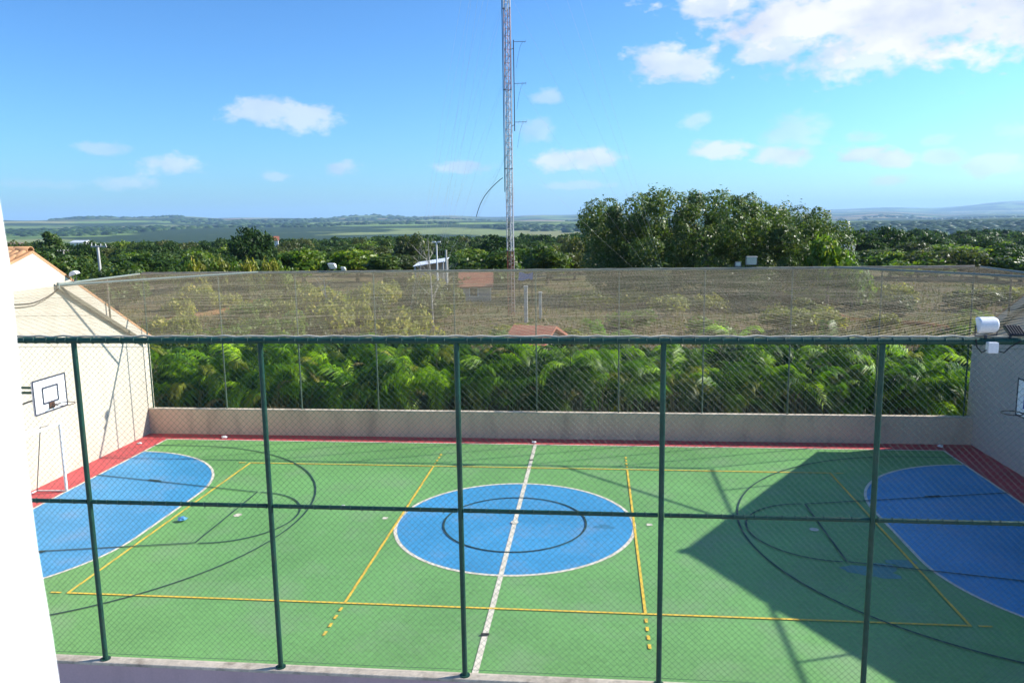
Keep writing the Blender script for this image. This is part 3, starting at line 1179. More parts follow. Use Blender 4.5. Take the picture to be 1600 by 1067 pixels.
for path, r_w, lab in (([(93, 450), (84, 457), (74, 464), (62, 470), (48, 474), (30, 475.5), (8, 476), (-20, 475)], .014, 'black cable sagging from the bracket across the cream left gable'),
                       ([(90, 453), (80, 462), (68, 470), (54, 477), (38, 480), (20, 481), (0, 481), (-20, 480)], .010, 'thinner cable just below the black one on the cream left gable')):
    pts = [wall_pt(*p) for p in path]
    o = MB().tube(pts, r_w, 6).build('slack_cable', 'cable_black', None, pts[0])
    prop(o, lab, 'cable')


# ------------------------------------------------------------------ litter on the court
def litter(x, y, r, mat, label, seed, z=.02):
    rr = random.Random(seed)
    vs, fs = [], []
    n, k = 8, 5
    for i in range(k):
        th_ = math.pi * (i + .5) / k
        for j in range(n):
            ph = 2 * math.pi * j / n
            q = r * rr.uniform(.7, 1.2)
            vs.append((x + q * math.sin(th_) * math.cos(ph) * 1.3, y + q * math.sin(th_) * math.sin(ph), max(z, z + .45 * r + .55 * q * math.cos(th_))))
    for i in range(k - 1):
        for j in range(n):
            a, b = i * n + j, i * n + (j + 1) % n
            fs.append((a, a + n, b + n, b))
    fs.append(tuple(range(n)))
    fs.append(tuple(reversed(range((k - 1) * n, k * n))))
    o = MB().add(vs, fs).build('litter', mat, None, (x, y, 0))
    prop(o, label, 'litter', 'litter on the court')


litter(-8.62, -.45, .11, 'litter_blue', 'crumpled blue bag on the green floor near the left goal area', 1)
litter(-4.75, .85, .04, 'litter_white', 'white scrap on the floor left of the centre circle', 2)
litter(-11.2, 7.3, .09, 'litter_white', 'white scrap on the red strip at the far left', 3, .002)
litter(-13.9, 6.4, .07, 'litter_white', 'white scrap in the far left corner by the wall', 4, .002)
litter(13.3, 7.45, .08, 'litter_white', 'white scrap on the red strip in the far right corner', 5, .002)
litter(-.05, 7.22, .07, 'litter_white', 'pale clod at the far end of the centre line', 6, .002)

# ------------------------------------------------------------------ the balcony pier beside the viewer
d = ray(22, 530)
k = .95 / math.hypot(d[0], d[1])
ex, ey = CAM[0] + d[0] * k, CAM[1] + d[1] * k
m = MB()
zs = np.linspace(-.3, 10.8, 112)
pl = []
for z in zs:
    b = .006 * math.sin(z * 5.1) + .004 * math.sin(z * 13.3 + 1)
    b += .004 - .033 * min(max(z - 7.52, -1.1), 1.1)
    pl.append([(ex - 1.1, ey - .9), (ex + b - .03, ey - .9), (ex + b, ey - .008), (ex + b - .008, ey), (ex - 1.1, ey)])
vs = [(x, y, z) for z, p in zip(zs, pl) for x, y in p]
fs = []
for i in range(len(zs) - 1):
    for j in range(5):
        a, b = i * 5 + j, i * 5 + (j + 1) % 5
        fs.append((a, b, b + 5, a + 5))
fs.append((4, 3, 2, 1, 0))
q = (len(zs) - 1) * 5
fs.append((q, q + 1, q + 2, q + 3, q + 4))
m.add(vs, fs)
o = m.build('balcony_pier', 'plaster_white', None, (ex - .5, ey - .4, -.3))
prop(o, 'bright white wall edge right beside the viewer at the left', 'wall')

# ------------------------------------------------------------------ palms behind the back wall
def frond_mesh(name, L, droop, pairs, mat, seed, width=.30):
    """arching feather leaf along +Y from the origin; narrow leaflets hang from the midrib like a comb"""
    rr = random.Random(seed)

    def mid(s):
        return np.array([.04 * math.sin(s * 3 + seed), L * .80 * math.sin(s * 1.45) / .99, L * (.62 * s - droop * s ** 2.2)])
    V = []
    for k in range(pairs):
        s = .14 + .86 * (k + .5) / pairs
        p = mid(s)
        t = mid(min(1, s + .03)) - mid(s - .03)
        t /= np.linalg.norm(t)
        side = np.array([1., 0, 0])
        for sd in (-1, 1):
            ll = width * L * (math.sin(math.pi * (.16 + .76 * s)) ** .6) * rr.uniform(.85, 1.1)
            dirv = side * sd * rr.uniform(.6, .8) + t * rr.uniform(.55, .75) + np.array([0, 0, rr.uniform(-.05, .25)])
            dirv /= np.linalg.norm(dirv)
            w = rr.uniform(.020, .028)
            m1 = p + dirv * ll * .5
            tip = p + dirv * ll * .92 + np.array([0, 0, -ll * rr.uniform(.35, .65)])
            V.append([p - t * w * .6, m1 - t * w, tip, m1 + t * w])
    V = np.array(V)
    n = 8
    st = []
    for k in range(n):
        s0, s1 = k / n, (k + 1) / n
        w0, w1 = .018 * (1 - s0 * .8), .018 * (1 - s1 * .8)
        a, b = mid(s0), mid(s1)
        st.append([a + (-w0, 0, 0), a + (w0, 0, 0), b + (w1, 0, 0), b + (-w1, 0, 0)])
        st.append([a + (0, 0, -w0), a + (0, 0, w0), b + (0, 0, w1), b + (0, 0, -w1)])
    return quads_mesh(name, np.concatenate([V, np.array(st)]), mat)


FR_GREEN = [frond_mesh('frond', random.uniform(1.6, 2.1), dr, 36, 'palm_green', i) for i, dr in enumerate((.5, .65, .8, .95, 1.1))]
FR_YEL = [frond_mesh('frond', 1.5, dr, 32, 'palm_yellow', 20 + i) for i, dr in enumerate((.7, 1.0))]
FR_DRY = [frond_mesh('frond', 1.3, dr, 18, 'palm_dry', 30 + i, .22) for i, dr in enumerate((1.3, 1.6))]
STEMS = []
for i in range(3):
    m = MB()
    h = 1.0
    pts = [(0.05 * math.sin(q * 2 + i), .03 * q, h * q) for q in np.linspace(0, 1, 8)]
    m.tube(pts, [.035, .034, .033, .036, .031, .034, .029, .02], 7)
    o = m.build('stem', 'palm_stem')
    STEMS.append(o.data)
    bpy.data.objects.remove(o)


def areca(x, y, h, seed, label, group, nst=5):
    rr = random.Random(seed)
    t = thing('areca_palm', (x, y, -.03), label, 'palm', group)
    for s in range(nst):
        sx_, sy_ = rr.uniform(-.4, .4), rr.uniform(-.35, .35)
        hs = h * rr.uniform(.25, .9)
        lean = Vector((sx_ * .45, sy_ * .45, 1)).normalized()
        o = link('stem', STEMS[s % 3], t, (sx_, sy_, 0))
        o.rotation_euler = lean.to_track_quat('Z', 'Y').to_euler()
        o.scale = (1, 1, hs)
        top = Vector((sx_, sy_, 0)) + lean * hs
        nf_ = rr.randint(4, 6)
        a0 = rr.uniform(0, 6.28)
        for k in range(nf_):
            u = rr.random()
            me = rr.choice(FR_YEL) if u < .10 else rr.choice(FR_DRY) if u < .17 else rr.choice(FR_GREEN)
            o = link('frond', me, t, top)
            o.rotation_euler = (rr.uniform(-.1, .75), rr.uniform(-.15, .15), a0 + k * 2.4 + rr.uniform(-.3, .3))
            sc = rr.uniform(.75, 1.15)
            o.scale = (sc, sc, sc)
    return t


ORD = ['first', 'second', 'third', 'fourth', 'fifth', 'sixth', 'seventh', 'eighth', 'ninth', 'tenth', 'eleventh', 'twelfth', 'thirteenth',
       'fourteenth', 'fifteenth', 'sixteenth', 'seventeenth', 'eighteenth', 'nineteenth', 'twentieth', 'twenty-first', 'twenty-second']
for i in range(22):
    x = -15.0 + i * 1.43 + random.uniform(-.3, .3)
    areca(x, 10.15 + random.uniform(-.15, .5), random.uniform(1.3, 2.8), 100 + i,
          '%s areca palm from the left in the row along the far wall' % ORD[i], 'palms along the far wall')
for i in range(20):
    x = -16.2 + i * 1.7 + random.uniform(-.4, .4)
    areca(x, 11.9 + random.uniform(-.4, .4), random.uniform(2.0, 3.0), 200 + i,
          '%s areca palm from the left in the rear palm row' % ORD[i], 'rear palms', 5)


# ------------------------------------------------------------------ trees
REPEATS = []                                     # (object, photo column, phrase) of look-alikes, labelled one by one at the end
BAY_PX = [218, 333, 452, 576, 706, 838, 972, 1108, 1246, 1384, 1520]
LOOK = {'dark': 'dark green', 'dark2': 'dark green', 'mid': 'mid-green', 'mid2': 'mid-green', 'olive': 'olive', 'bright': 'yellow-green', 'tall': 'slim',
        'bush': 'yellowish', 'bush2': 'yellow-green', 'bush3': 'olive'}


def label_repeats():
    seen = {}
    for o, px, phrase in sorted(REPEATS, key=lambda q: q[1]):
        i = sum(px > b for b in BAY_PX)
        bay = 'left of the far fence' if i == 0 else 'right of the far fence' if i == 11 else 'behind the %s far-fence bay' % ORD[i - 1]
        k = (phrase, bay)
        seen[k] = seen.get(k, 0) + 1
        o['label'] = phrase % (ORD[seen[k] - 1] if seen[k] <= len(ORD) else 'last') + ' ' + bay


def rand_dirs(n):
    v = rng.normal(size=(n, 3))
    return v / np.linalg.norm(v, axis=1)[:, None]


def leaf_cards(P, N, size, jit=.6, aspect=1.8):
    """pointed quads at points P, facing roughly N"""
    n = len(P)
    N = N + rng.normal(size=(n, 3)) * jit
    N /= np.linalg.norm(N, axis=1)[:, None]
    a = rand_dirs(n)
    U = np.cross(N, a)
    U /= np.linalg.norm(U, axis=1)[:, None] + 1e-9
    W = np.cross(N, U)
    s = (size * rng.uniform(.6, 1.35, n))[:, None]
    fold = N * s * .18
    return np.stack([P - U * s * aspect / 2, P - W * s / 2 - fold, P + U * s * aspect / 2, P + W * s / 2 - fold], 1)


def crown_points(rx, ry, rz, nlobes, nleaf, seed, flat=.35, fill=.25, lobe=(.26, .42)):
    """leaf points gathered in many lobes spread over a lumpy ellipsoid; returns points, outward normals"""
    r_ = np.random.default_rng(seed)
    Ps, Ns = [], []
    cs = []
    for i in range(nlobes):
        v = r_.normal(size=3)
        v /= np.linalg.norm(v)
        if v[2] < -flat:
            v[2] = -flat * r_.random()
        rad = r_.uniform(.45, .86)
        cs.append((v * rad * np.array([rx, ry, rz]), r_.uniform(*lobe) * min(rx, ry, rz * 1.4)))
    per = nleaf // nlobes
    for c, lr in cs:
        v = r_.normal(size=(per, 3))
        v /= np.linalg.norm(v, axis=1)[:, None]
        q = lr * (1 - fill * r_.random(per) ** 1.5) * (1 + .25 * np.sin(v[:, 0] * 5 + c[0]) * np.sin(v[:, 2] * 6 + c[1]))
        q *= np.where(r_.random(per) < .06, r_.uniform(1.1, 1.4, per), 1)
        Ps.append(c + v * q[:, None] * np.array([1.15, 1.15, .85]))
        Ns.append(v + np.array([0, 0, .35]))
    return np.concatenate(Ps), np.concatenate(Ns)


def trunk_mb(h, r, spread, nl, seed, base=(0, 0, 0)):
    rr = random.Random(seed)
    m = MB()
    bx, by, bz = base
    pts = [(bx + .12 * h * rr.uniform(-.3, .3) * q, by + .12 * h * rr.uniform(-.3, .3) * q, bz + h * q) for q in (0, .15, .4, .7, 1)]
    m.tube(pts, [r * 1.5, r * 1.1, r * .9, r * .7, r * .4], 8)
    for k in range(nl):
        a = 2 * math.pi * (k + rr.random() * .6) / nl
        s = rr.uniform(.3, .75)
        i0 = np.array(pts[2]) * (1 - s) + np.array(pts[4]) * s
        e = i0 + np.array([math.cos(a) * spread * rr.uniform(.5, .9), math.sin(a) * spread * rr.uniform(.5, .9), spread * rr.uniform(.3, .8)])
        mm = (i0 + e) / 2 + np.array([0, 0, -.06 * spread])
        m.tube([i0, mm, e], [r * .5, r * .33, r * .12], 6)
    return m


PROTO = {}


def tree_proto(key, rx, rz, nlobes, nleaf, lsize, mat, bark, seed, lift=None):
    """a unit tree about 2*rx wide; crown centre at height lift"""
    P, N = crown_points(rx, rx, rz, nlobes, nleaf, seed)
    lift = rz * 1.05 if lift is None else lift
    P[:, 2] += lift
    P[:, 2] = np.maximum(P[:, 2], .05 + .1 * rng.random(len(P)))
    cm = quads_mesh('crown', leaf_cards(P, N, lsize), mat)
    o = trunk_mb(lift * .9, rx * .07, rx * .75, 6, seed).build('trunk', bark)
    tm = o.data
    bpy.data.objects.remove(o)
    PROTO[key] = (cm, tm, rx, lift + rz * 1.02)


tree_proto('dark', 3.2, 2.6, 26, 5200, .26, 'tree_dark', 'bark', 11)
tree_proto('dark2', 3.4, 2.2, 30, 5200, .26, 'tree_dark', 'bark', 12)
tree_proto('mid', 3.0, 2.5, 26, 4800, .27, 'tree_mid', 'bark', 13)
tree_proto('mid2', 3.4, 2.4, 24, 4800, .27, 'tree_mid', 'bark', 14, 3.2)
tree_proto('olive', 3.2, 2.2, 28, 4400, .25, 'tree_olive', 'bark', 15)
tree_proto('bright', 2.6, 2.3, 22, 3600, .28, 'tree_bright', 'bark', 16)
tree_proto('tall', 2.2, 3.4, 24, 3800, .27, 'tree_mid', 'bark', 17, 4.4)
tree_proto('bush', 1.6, 1.1, 20, 1700, .17, 'scrub', 'bark', 18, .9)
tree_proto('bush2', 1.5, 1.3, 20, 1700, .17, 'tree_bright', 'bark', 19, 1.0)
tree_proto('bush3', 1.7, 1.0, 18, 1700, .17, 'tree_olive', 'bark', 20, .8)


def plant_tree(key, x, y, top, width, label, group=None, cat='tree', name='tree', z=None):
    cm, tm, rx, hh = PROTO[key]
    zb = th(x, y) - .05 if z is None else z
    sz = max(.35, (top - zb) / hh)
    sx = width / (2 * rx * .95)
    t = thing(name, (x, y, zb), label, cat, group)
    rz = random.uniform(0, 6.28)
    for nm, me in (('crown', cm), ('trunk', tm)):
        o = link(nm, me, t)
        o.rotation_euler = (0, 0, rz)
        o.scale = (sx, sx, sz)
    return t


# the big mango-like tree rising above the net
def big_tree():
    dist = 84.0
    x, y = at_dist(1105, dist)
    zb = th(x, y)
    t = thing('broad_tree', (x, y, zb), 'huge broad dark green tree rising above the netting right of the mast', 'tree')
    hd = np.array([x - CAM[0], y - CAM[1]])
    hd /= np.linalg.norm(hd)
    rt = np.array([hd[1], -hd[0]])
    pxm = dist / FPX
    # lobes laid out over the outline of the crown: (column, row of centre, radius px)
    r_ = np.random.default_rng(5)
    outline = [(915, 360), (922, 325), (950, 312), (985, 312), (1020, 302), (1060, 304), (1095, 300), (1135, 303), (1160, 305), (1200, 318), (1240, 322), (1268, 345), (1300, 352), (1310, 385)]
    Ps, Ns = [], []
    lobes = []
    for px in range(938, 1288, 12):
        ytop = np.interp(px, [o[0] for o in outline], [o[1] for o in outline])
        for k in range(8):
            py = ytop + 17 + (470 - ytop) * (k + r_.uniform(-.3, .5)) / 8
            rpx = r_.uniform(11, 26)
            dep = r_.uniform(-1, 1)
            wfall = math.sqrt(max(.05, 1 - ((px - 1110) / 215.) ** 2))
            lobes.append((px + r_.uniform(-9, 9), max(py, ytop + rpx * .75), rpx, dep * 8.5 * wfall - 1.5))
    for px, py, rpx, dep in lobes:
        c = np.array([x, y, 0.])
        c[:2] += rt * (px - 1105) * pxm + hd * dep
        c[2] = z_at(px, py, dist)
        if c[2] < zb + .6:
            continue
        lr = rpx * pxm
        n = 560
        v = r_.normal(size=(n, 3))
        v /= np.linalg.norm(v, axis=1)[:, None]
        q = lr * (1 - .3 * r_.random(n) ** 1.5) * (1 + .22 * np.sin(v[:, 0] * 5 + px) * np.sin(v[:, 2] * 6 + py))
        q *= np.where(r_.random(n) < .05, r_.uniform(1.1, 1.35, n), 1)
        Ps.append(c + v * q[:, None])
        Ns.append(v + np.array([0, 0, .3]))
    P, N = np.concatenate(Ps), np.concatenate(Ns)
    P -= np.array([x, y, zb])
    P[:, 2] = np.maximum(P[:, 2], .3)
    quads_obj('crown', leaf_cards(P, N, .14, .55, 2.2), 'mango', t)
    for k, (ox, oy) in enumerate(((0, 0), (-5.5, .8), (6, -1.0))):
        bm = trunk_mb(6.5, .33, 4.5, 8, 40 + k, (x + rt[0] * ox + hd[0] * oy, y + rt[1] * ox + hd[1] * oy, zb - .1))
        bm.build('trunk', 'bark', t)


big_tree()


def tree_px(key, px, top, wpx, dist, label, group=None, cat='tree', name='tree'):
    x, y = at_dist(px, dist)
    return plant_tree(key, x, y, z_at(px, top, dist), wpx / FPX * dist, label, group, cat, name)


# trees one can pick out
tree_px('tall', 76, 358, 34, 190, 'tall slim tree sticking up above the others at the far left', name='tall_tree')
tree_px('dark', 62, 376, 44, 200, 'low dark round tree left of the tall slim tree', name='round_tree')
tree_px('dark2', 390, 360, 68, 150, 'dark domed tree left of the far white house with red roof', name='domed_tree')
tree_px('bright', 1298, 366, 66, 74, 'yellow-green small tree at the right foot of the big broad tree', name='bright_tree')
tree_px('bush2', 1338, 394, 50, 72, 'yellow-green shrub right of the bright small tree', name='shrub', cat='shrub')
tree_px('dark', 1345, 356, 74, 175, 'dark domed tree right of the big broad tree', name='domed_tree')
tree_px('dark2', 1390, 358, 64, 178, 'second dark domed tree right of the big broad tree', name='domed_tree')
tree_px('dark', 1460, 364, 44, 180, 'small dark round tree at the right above the bright bushes', name='round_tree')
tree_px('dark', 772, 364, 52, 170, 'dark tree just left of the mast', name='domed_tree')
tree_px('olive', 640, 367, 56, 130, 'thin-leaved olive tree beside the white lamp pole', name='sparse_tree')
tree_px('mid', 758, 388, 96, 92, 'wide green tree left of the mast foot behind the far rail', name='round_tree')
tree_px('mid2', 855, 384, 80, 98, 'green tree right of the mast behind the far rail', name='round_tree')
tree_px('olive', 905, 370, 54, 120, 'olive tree touching the left side of the big broad tree', name='round_tree')
tree_px('bright', 470, 388, 82, 112, 'bright yellow-green tree left of the white far-rail floodlight', name='bright_tree')
tree_px('bright', 555, 388, 78, 112, 'bright yellow-green tree right of the white far-rail floodlight', name='bright_tree')
tree_px('dark', 235, 392, 90, 105, 'dark green tree right of the concrete utility pole', name='round_tree')
tree_px('mid', 170, 408, 84, 82, 'rounded bush in front of the concrete utility pole', name='shrub', cat='shrub')
tree_px('mid2', 60, 396, 90, 96, 'green tree behind the clay tile ridge at the left', name='round_tree')
tree_px('bright', 310, 392, 64, 118, 'bright green tree behind the row of yellowish shrubs', name='bright_tree')
tree_px('bush2', 1440, 392, 76, 110, 'bright bushy tree at the right beneath the small dark round tree', name='shrub', cat='shrub')
tree_px('bright', 1530, 384, 84, 118, 'bright green tree near the right edge behind the netting', name='bright_tree')
# the belt of trees behind the lot
keys = ['dark', 'dark2', 'mid', 'mid2', 'olive', 'bright', 'tall']
wts = [.22, .18, .2, .14, .13, .1, .03]
rb = random.Random(31)
for row, (d0, d1, ymid, jit, step, wpx) in enumerate(((104, 128, 398, 7, 46, 64), (140, 175, 388, 7, 34, 52), (190, 240, 379, 5, 27, 40), (255, 330, 374, 4, 22, 30))):
    px = -70 + rb.uniform(0, 20)
    while px < 1680:
        dist = rb.uniform(d0, d1)
        key = rb.choices(keys, wts)[0]
        top = ymid + rb.uniform(-jit, jit) - (px - 800) * .006
        o = tree_px(key, px, top, wpx * rb.uniform(.8, 1.3), dist, 'tree of the belt behind the lot',
                'belt trees, %s row' % ['front', 'second', 'third', 'farthest'][row], name='belt_tree')
        REPEATS.append((o, px, '%s ' + LOOK[key] + ' tree, ' + ['front', 'middle', 'rear', 'farthest'][row] + ' belt row,'))
        px += step * rb.uniform(.7, 1.3)
# dark hedge behind the palms
for i in range(19):
    x = -18.5 + i * 2.05 + rb.uniform(-.3, .3)
    plant_tree(rb.choice(('dark', 'dark2')), x, 14.0 + rb.uniform(-.4, .4), rb.uniform(2.3, 2.8), rb.uniform(2.7, 3.3),
               '%s dark hedge shrub from the left behind the two palm rows' % ORD[i], 'dark hedge behind the palms', 'shrub', 'hedge_shrub')
# row of yellowish shrubs like young plants
for i in range(9):
    tree_px(['bush2', 'bush'][i % 2], 285 + i * 19, 401 + rb.uniform(-3, 3), 30, 92, '%s shrub from the left in the even yellowish row behind the far rail' % ORD[i], 'row of yellowish shrubs', 'shrub', 'shrub')
# scrub on the lot behind the net
for i in range(96):
    if i < 58:
        px, dist = rb.uniform(235, 715), rb.uniform(36, 88)
    else:
        px, dist = rb.choice((rb.uniform(800, 960), rb.uniform(1310, 1420), rb.uniform(1500, 1620), rb.uniform(960, 1300))), rb.uniform(48, 88)
    x, y = at_dist(px, dist)
    key = rb.choice(('bush', 'bush', 'bush2', 'bush3'))
    o = plant_tree(key, x, y, th(x, y) + rb.uniform(1.2, 2.9) * (1 if px < 720 else .65), rb.uniform(1.8, 4.0), 'straggly yellowish shrub on the dry lot seen through the netting', 'shrubs on the dry lot', 'shrub', 'shrub')
    REPEATS.append((o, px, '%s ' + LOOK[key] + ' shrub on the dry lot'))


# bare pale tree behind the net
def bare_tree(px, dist, top, label):
    x, y = at_dist(px, dist)
    zb = th(x, y)
    h = z_at(px, top, dist) - zb
    t = thing('bare_tree', (x, y, zb), label, 'tree')
    rr = random.Random(int(px))
    m = MB()
    m.tube([(x, y, zb - .1), (x - .05, y, zb + h * .4), (x - .15, y, zb + h * .75), (x - .2, y, zb + h)], [.07, .055, .04, .015], 7)
    m.build('trunk', 'bark_pale', t)
    for k in range(11):
        s = rr.uniform(.25, .9)
        a = rr.uniform(0, 6.28)
        l = h * rr.uniform(.22, .45) * (1.2 - s * .6)
        p0 = np.array([x - .05 - .15 * s, y, zb + h * s])
        e = p0 + np.array([math.cos(a) * l * .7, math.sin(a) * l * .7, l * .7])
        b = MB().tube([p0, (p0 + e) / 2 + np.array([0, 0, -.05]), e], [.022, .015, .006], 5)
        for q in range(4):
            ss = rr.uniform(.3, .9)
            p1 = p0 * (1 - ss) + e * ss
            a2 = a + rr.uniform(-1, 1)
            b.tube([p1, p1 + np.array([math.cos(a2) * l * .25, math.sin(a2) * l * .25, l * .22])], [.009, .003], 4)
        b.build('branch', 'bark_pale', t)


bare_tree(672, 58, 372, 'bare pale thin tree seen through the netting below the white lamp pole')
bare_tree(505, 62, 430, 'small bare tree behind the netting under the white far-rail floodlight')


label_repeats()


# ------------------------------------------------------------------ far woods (nobody could count them)
def far_woods():
    r_ = np.random.default_rng(77)
    V = []
    # canopy of separate crowns on the slope below the belt: leaf-card crowns
    P0, N0 = crown_points(3., 3., 2.4, 14, 210, 3)
    n = 1500
    px = r_.uniform(-120, 1720, n)
    dist = 340 * (1400 / 340.) ** (r_.random(n) ** .9)
    for a, dd in zip(px, dist):
        x, y = at_dist(a, dd)
        s = r_.uniform(.8, 1.7) * (1 + dd / 2200)
        c, sn = math.cos(a), math.sin(a)
        P = P0 * s
        P = np.stack([P[:, 0] * c - P[:, 1] * sn, P[:, 0] * sn + P[:, 1] * c, P[:, 2]], 1)
        P = P + np.array([x, y, th(x, y) + 2.2 * s])
        V.append(leaf_cards(P, N0, .95 * s, .5, 1.4))
    o = quads_obj('far_woods', np.concatenate(V), 'tree_dark')
    prop(o, 'distant woods filling the valley below the belt of trees', 'woods', kind='stuff')
    # tree lines and coppices on the far hills: small faceted crowns
    vs, fs = [], []
    ico = [(0, 0, 1)] + [(.9 * math.cos(2 * math.pi * k / 5), .9 * math.sin(2 * math.pi * k / 5), .35) for k in range(5)] + [(math.cos(2 * math.pi * (k + .5) / 5), math.sin(2 * math.pi * (k + .5) / 5), -.4) for k in range(5)]
    fi = [(0, k + 1, (k + 1) % 5 + 1) for k in range(5)] + [(k + 1, k + 6, (k + 1) % 5 + 1) for k in range(5)] + [((k + 1) % 5 + 1, k + 6, (k + 1) % 5 + 6) for k in range(5)]
    ico = np.array(ico)
    for _ in range(14000):
        a = r_.uniform(-120, 1720)
        dd = 1300 * (9000 / 1300.) ** r_.random()
        x, y = at_dist(a, dd)
        w = math.sin(x / 430 + 1.1 * math.sin(y / 390)) + math.sin(y / 520 + 1.7 * math.sin(x / 610) + 2) + .5 * math.sin(x / 150 + y / 210)
        if w < .75:
            continue
        s = r_.uniform(5, 10) * (1 + dd / 9000)
        b = len(vs)
        q = ico * s * r_.uniform(.75, 1.25, (11, 1)) * np.array([1.9, 1.9, .75]) + np.array([x, y, th(x, y) + .2 * s])
        vs += q.tolist()
        fs += [tuple(i + b for i in f) for f in fi]
    o = MB().add(vs, fs, True).build('far_coppices', 'tree_dark')
    prop(o, 'dark tree lines and coppices between the fields on the far hills', 'woods', kind='stuff')


far_woods()


# dry grass on the lot
def dry_grass():
    r_ = np.random.default_rng(9)
    n = 26000
    a = r_.uniform(120, 1680, n)
    dd = 34 + 70 * r_.random(n) ** 1.2
    u = (a - 800) / FPX
    D = np.stack([u, np.ones(n), np.full(n, -(345 - 533.5) / FPX)], 1) @ RM.T
    H = D[:, :2] / np.linalg.norm(D[:, :2], axis=1)[:, None]
    X, Y = CAM[0] + H[:, 0] * dd, CAM[1] + H[:, 1] * dd
    Z = terrain(X, Y)
    h = r_.uniform(.12, .5, n)
    t = r_.uniform(0, math.pi, n)
    w = r_.uniform(.03, .10, n)
    lx, ly = r_.normal(0, .12, n), r_.normal(0, .12, n)
    V = np.stack([np.stack([X - w * np.cos(t), Y - w * np.sin(t), Z - .03], 1), np.stack([X + w * np.cos(t), Y + w * np.sin(t), Z - .03], 1), np.stack([X + lx, Y + ly, Z + h], 1)], 1)
    o = quads_obj('dry_grass', V, 'dry_grass', k=3)
    prop(o, 'dry straw-coloured grass tufts on the lot behind the palms', 'grass', kind='stuff')


dry_grass()


def earth_bank(line, zoff, w, h, seed):
    """eroded rusty bank along the photo's line, laid on the lot"""
    rr = random.Random(seed)
    q = []
    for px, py in line:
        d = ray(px, py)
        k = (zoff - CAM[2]) / d[2]
        q.append((CAM[0] + d[0] * k, CAM[1] + d[1] * k))
    n = 30
    vs, fs = [], []
    for k in range(n + 1):
        u = k / n * (len(q) - 1)
        i = min(int(u), len(q) - 2)
        p = np.array(q[i]) + (np.array(q[i + 1]) - np.array(q[i])) * (u - i)
        t = np.array(q[i + 1]) - np.array(q[i])
        t /= np.linalg.norm(t)
        nn = np.array([-t[1], t[0]])
        e = math.sin(math.pi * k / n) ** .5
        for s_, hz_ in ((-1, -.08), (-.55, .55), (-.1, 1), (.3, .85), (1, -.08)):
            x, y = p + nn * s_ * w * (1 + rr.uniform(-.2, .2))
            vs.append((x, y, th(x, y) - .02 + hz_ * h * e * rr.uniform(.75, 1.2)))
    for k in range(n):
        for j in range(4):
            a = k * 5 + j
            fs.append((a, a + 1, a + 6, a + 5))
    o = MB().add(vs, fs, True).build('earth_bank', 'earth_rust')
    prop(o, 'rusty eroded earth bank on the lot', kind='structure')


earth_bank([(1172, 440), (1240, 474), (1318, 503)], -.6, .9, .55, 1)
earth_bank([(222, 508), (330, 489), (437, 464)], -.6, .7, .4, 2)
earth_bank([(1318, 503), (1420, 512), (1500, 519)], -.5, .5, .3, 3)


# ------------------------------------------------------------------ houses and other buildings beyond
def house(name, px, dist, w, dpt, ridge_z, eave_z, wallmat, roofmat, label, yaw=0., windows=2, door=True):
    x, y = at_dist(px, dist)
    zb = th(x, y) - .1
    t = thing(name, (x, y, zb), label, 'house')
    hw, hd = w / 2, dpt / 2
    ez, rz = eave_z - zb, ridge_z - zb
    parts = []
    m = MB()
    m.extrude([(-hd, 0), (hd, 0), (hd, ez), (0, rz), (-hd, ez)], 0, -hw, hw)
    parts.append((m, 'wall', wallmat, None))
    m = MB()
    sl = (rz - ez) / hd
    for s in (-1, 1):
        e = hd + .35
        m.extrude([(0, rz + .02), (s * e, rz + .02 - sl * e), (s * e, rz + .14 - sl * e), (0, rz + .14)], 0, -hw - .3, hw + .3)
    parts.append((m, 'roof', roofmat, None))
    for k in range(windows):
        xx = -hw + w * (k + .7) / (windows + .6)
        m = MB().box(xx - .45, xx + .45, -hd - .03, -hd - .003, ez * .38, ez * .38 + .95)
        parts.append((m, 'window', 'house_white', None))
        m = MB().box(xx - .37, xx + .37, -hd - .045, -hd - .031, ez * .38 + .08, ez * .38 + .87)
        parts.append((m, 'pane', 'glass_dark', 'window'))
    if door:
        m = MB().box(hw - 1.3, hw - .5, -hd - .03, -hd - .003, .05, 2.1)
        parts.append((m, 'door', 'wood_dark', None))
    last = None
    for m, nm, mt, par in parts:
        o = m.build(nm, mt, None)
        if par:
            o.parent = last
        else:
            o.parent = t
        if nm == 'window':
            last = o
    t.rotation_euler = (0, 0, yaw)
    return t


house('small_house', 834, 36.5, 1.5, 3.0, z_at(830, 513, 36.5), z_at(830, 530, 36.5), 'house_wall', 'clay_red', 'small house with orange tile roof just behind the palms right of the mast', R(-14), 1)
house('brick_house', 742, 80, 2.9, 3.4, z_at(742, 427, 80), z_at(742, 444, 80), 'house_wall', 'clay_red', 'house with weathered red tile roof behind the netting left of the mast', R(6), 1, False)
house('white_house', 426, 235, 2.4, 2.6, z_at(427, 370, 235), z_at(427, 375, 235), 'house_white', 'clay_red', 'far white house with red roof among the trees at the left', R(20), 2)
house('white_house', 124, 420, 7, 6, z_at(124, 376, 420), z_at(124, 379, 420), 'house_white', 'metal_roof', 'tiny far pale house right of the tall slim tree', R(0), 2, False)
house('white_house', 1326, 170, 2.0, 2.4, z_at(1326, 384, 170), z_at(1326, 389, 170), 'house_wall', 'concrete', 'pale roof glinting between the yellow-green tree and the dark trees at the right', R(-15), 2, False)

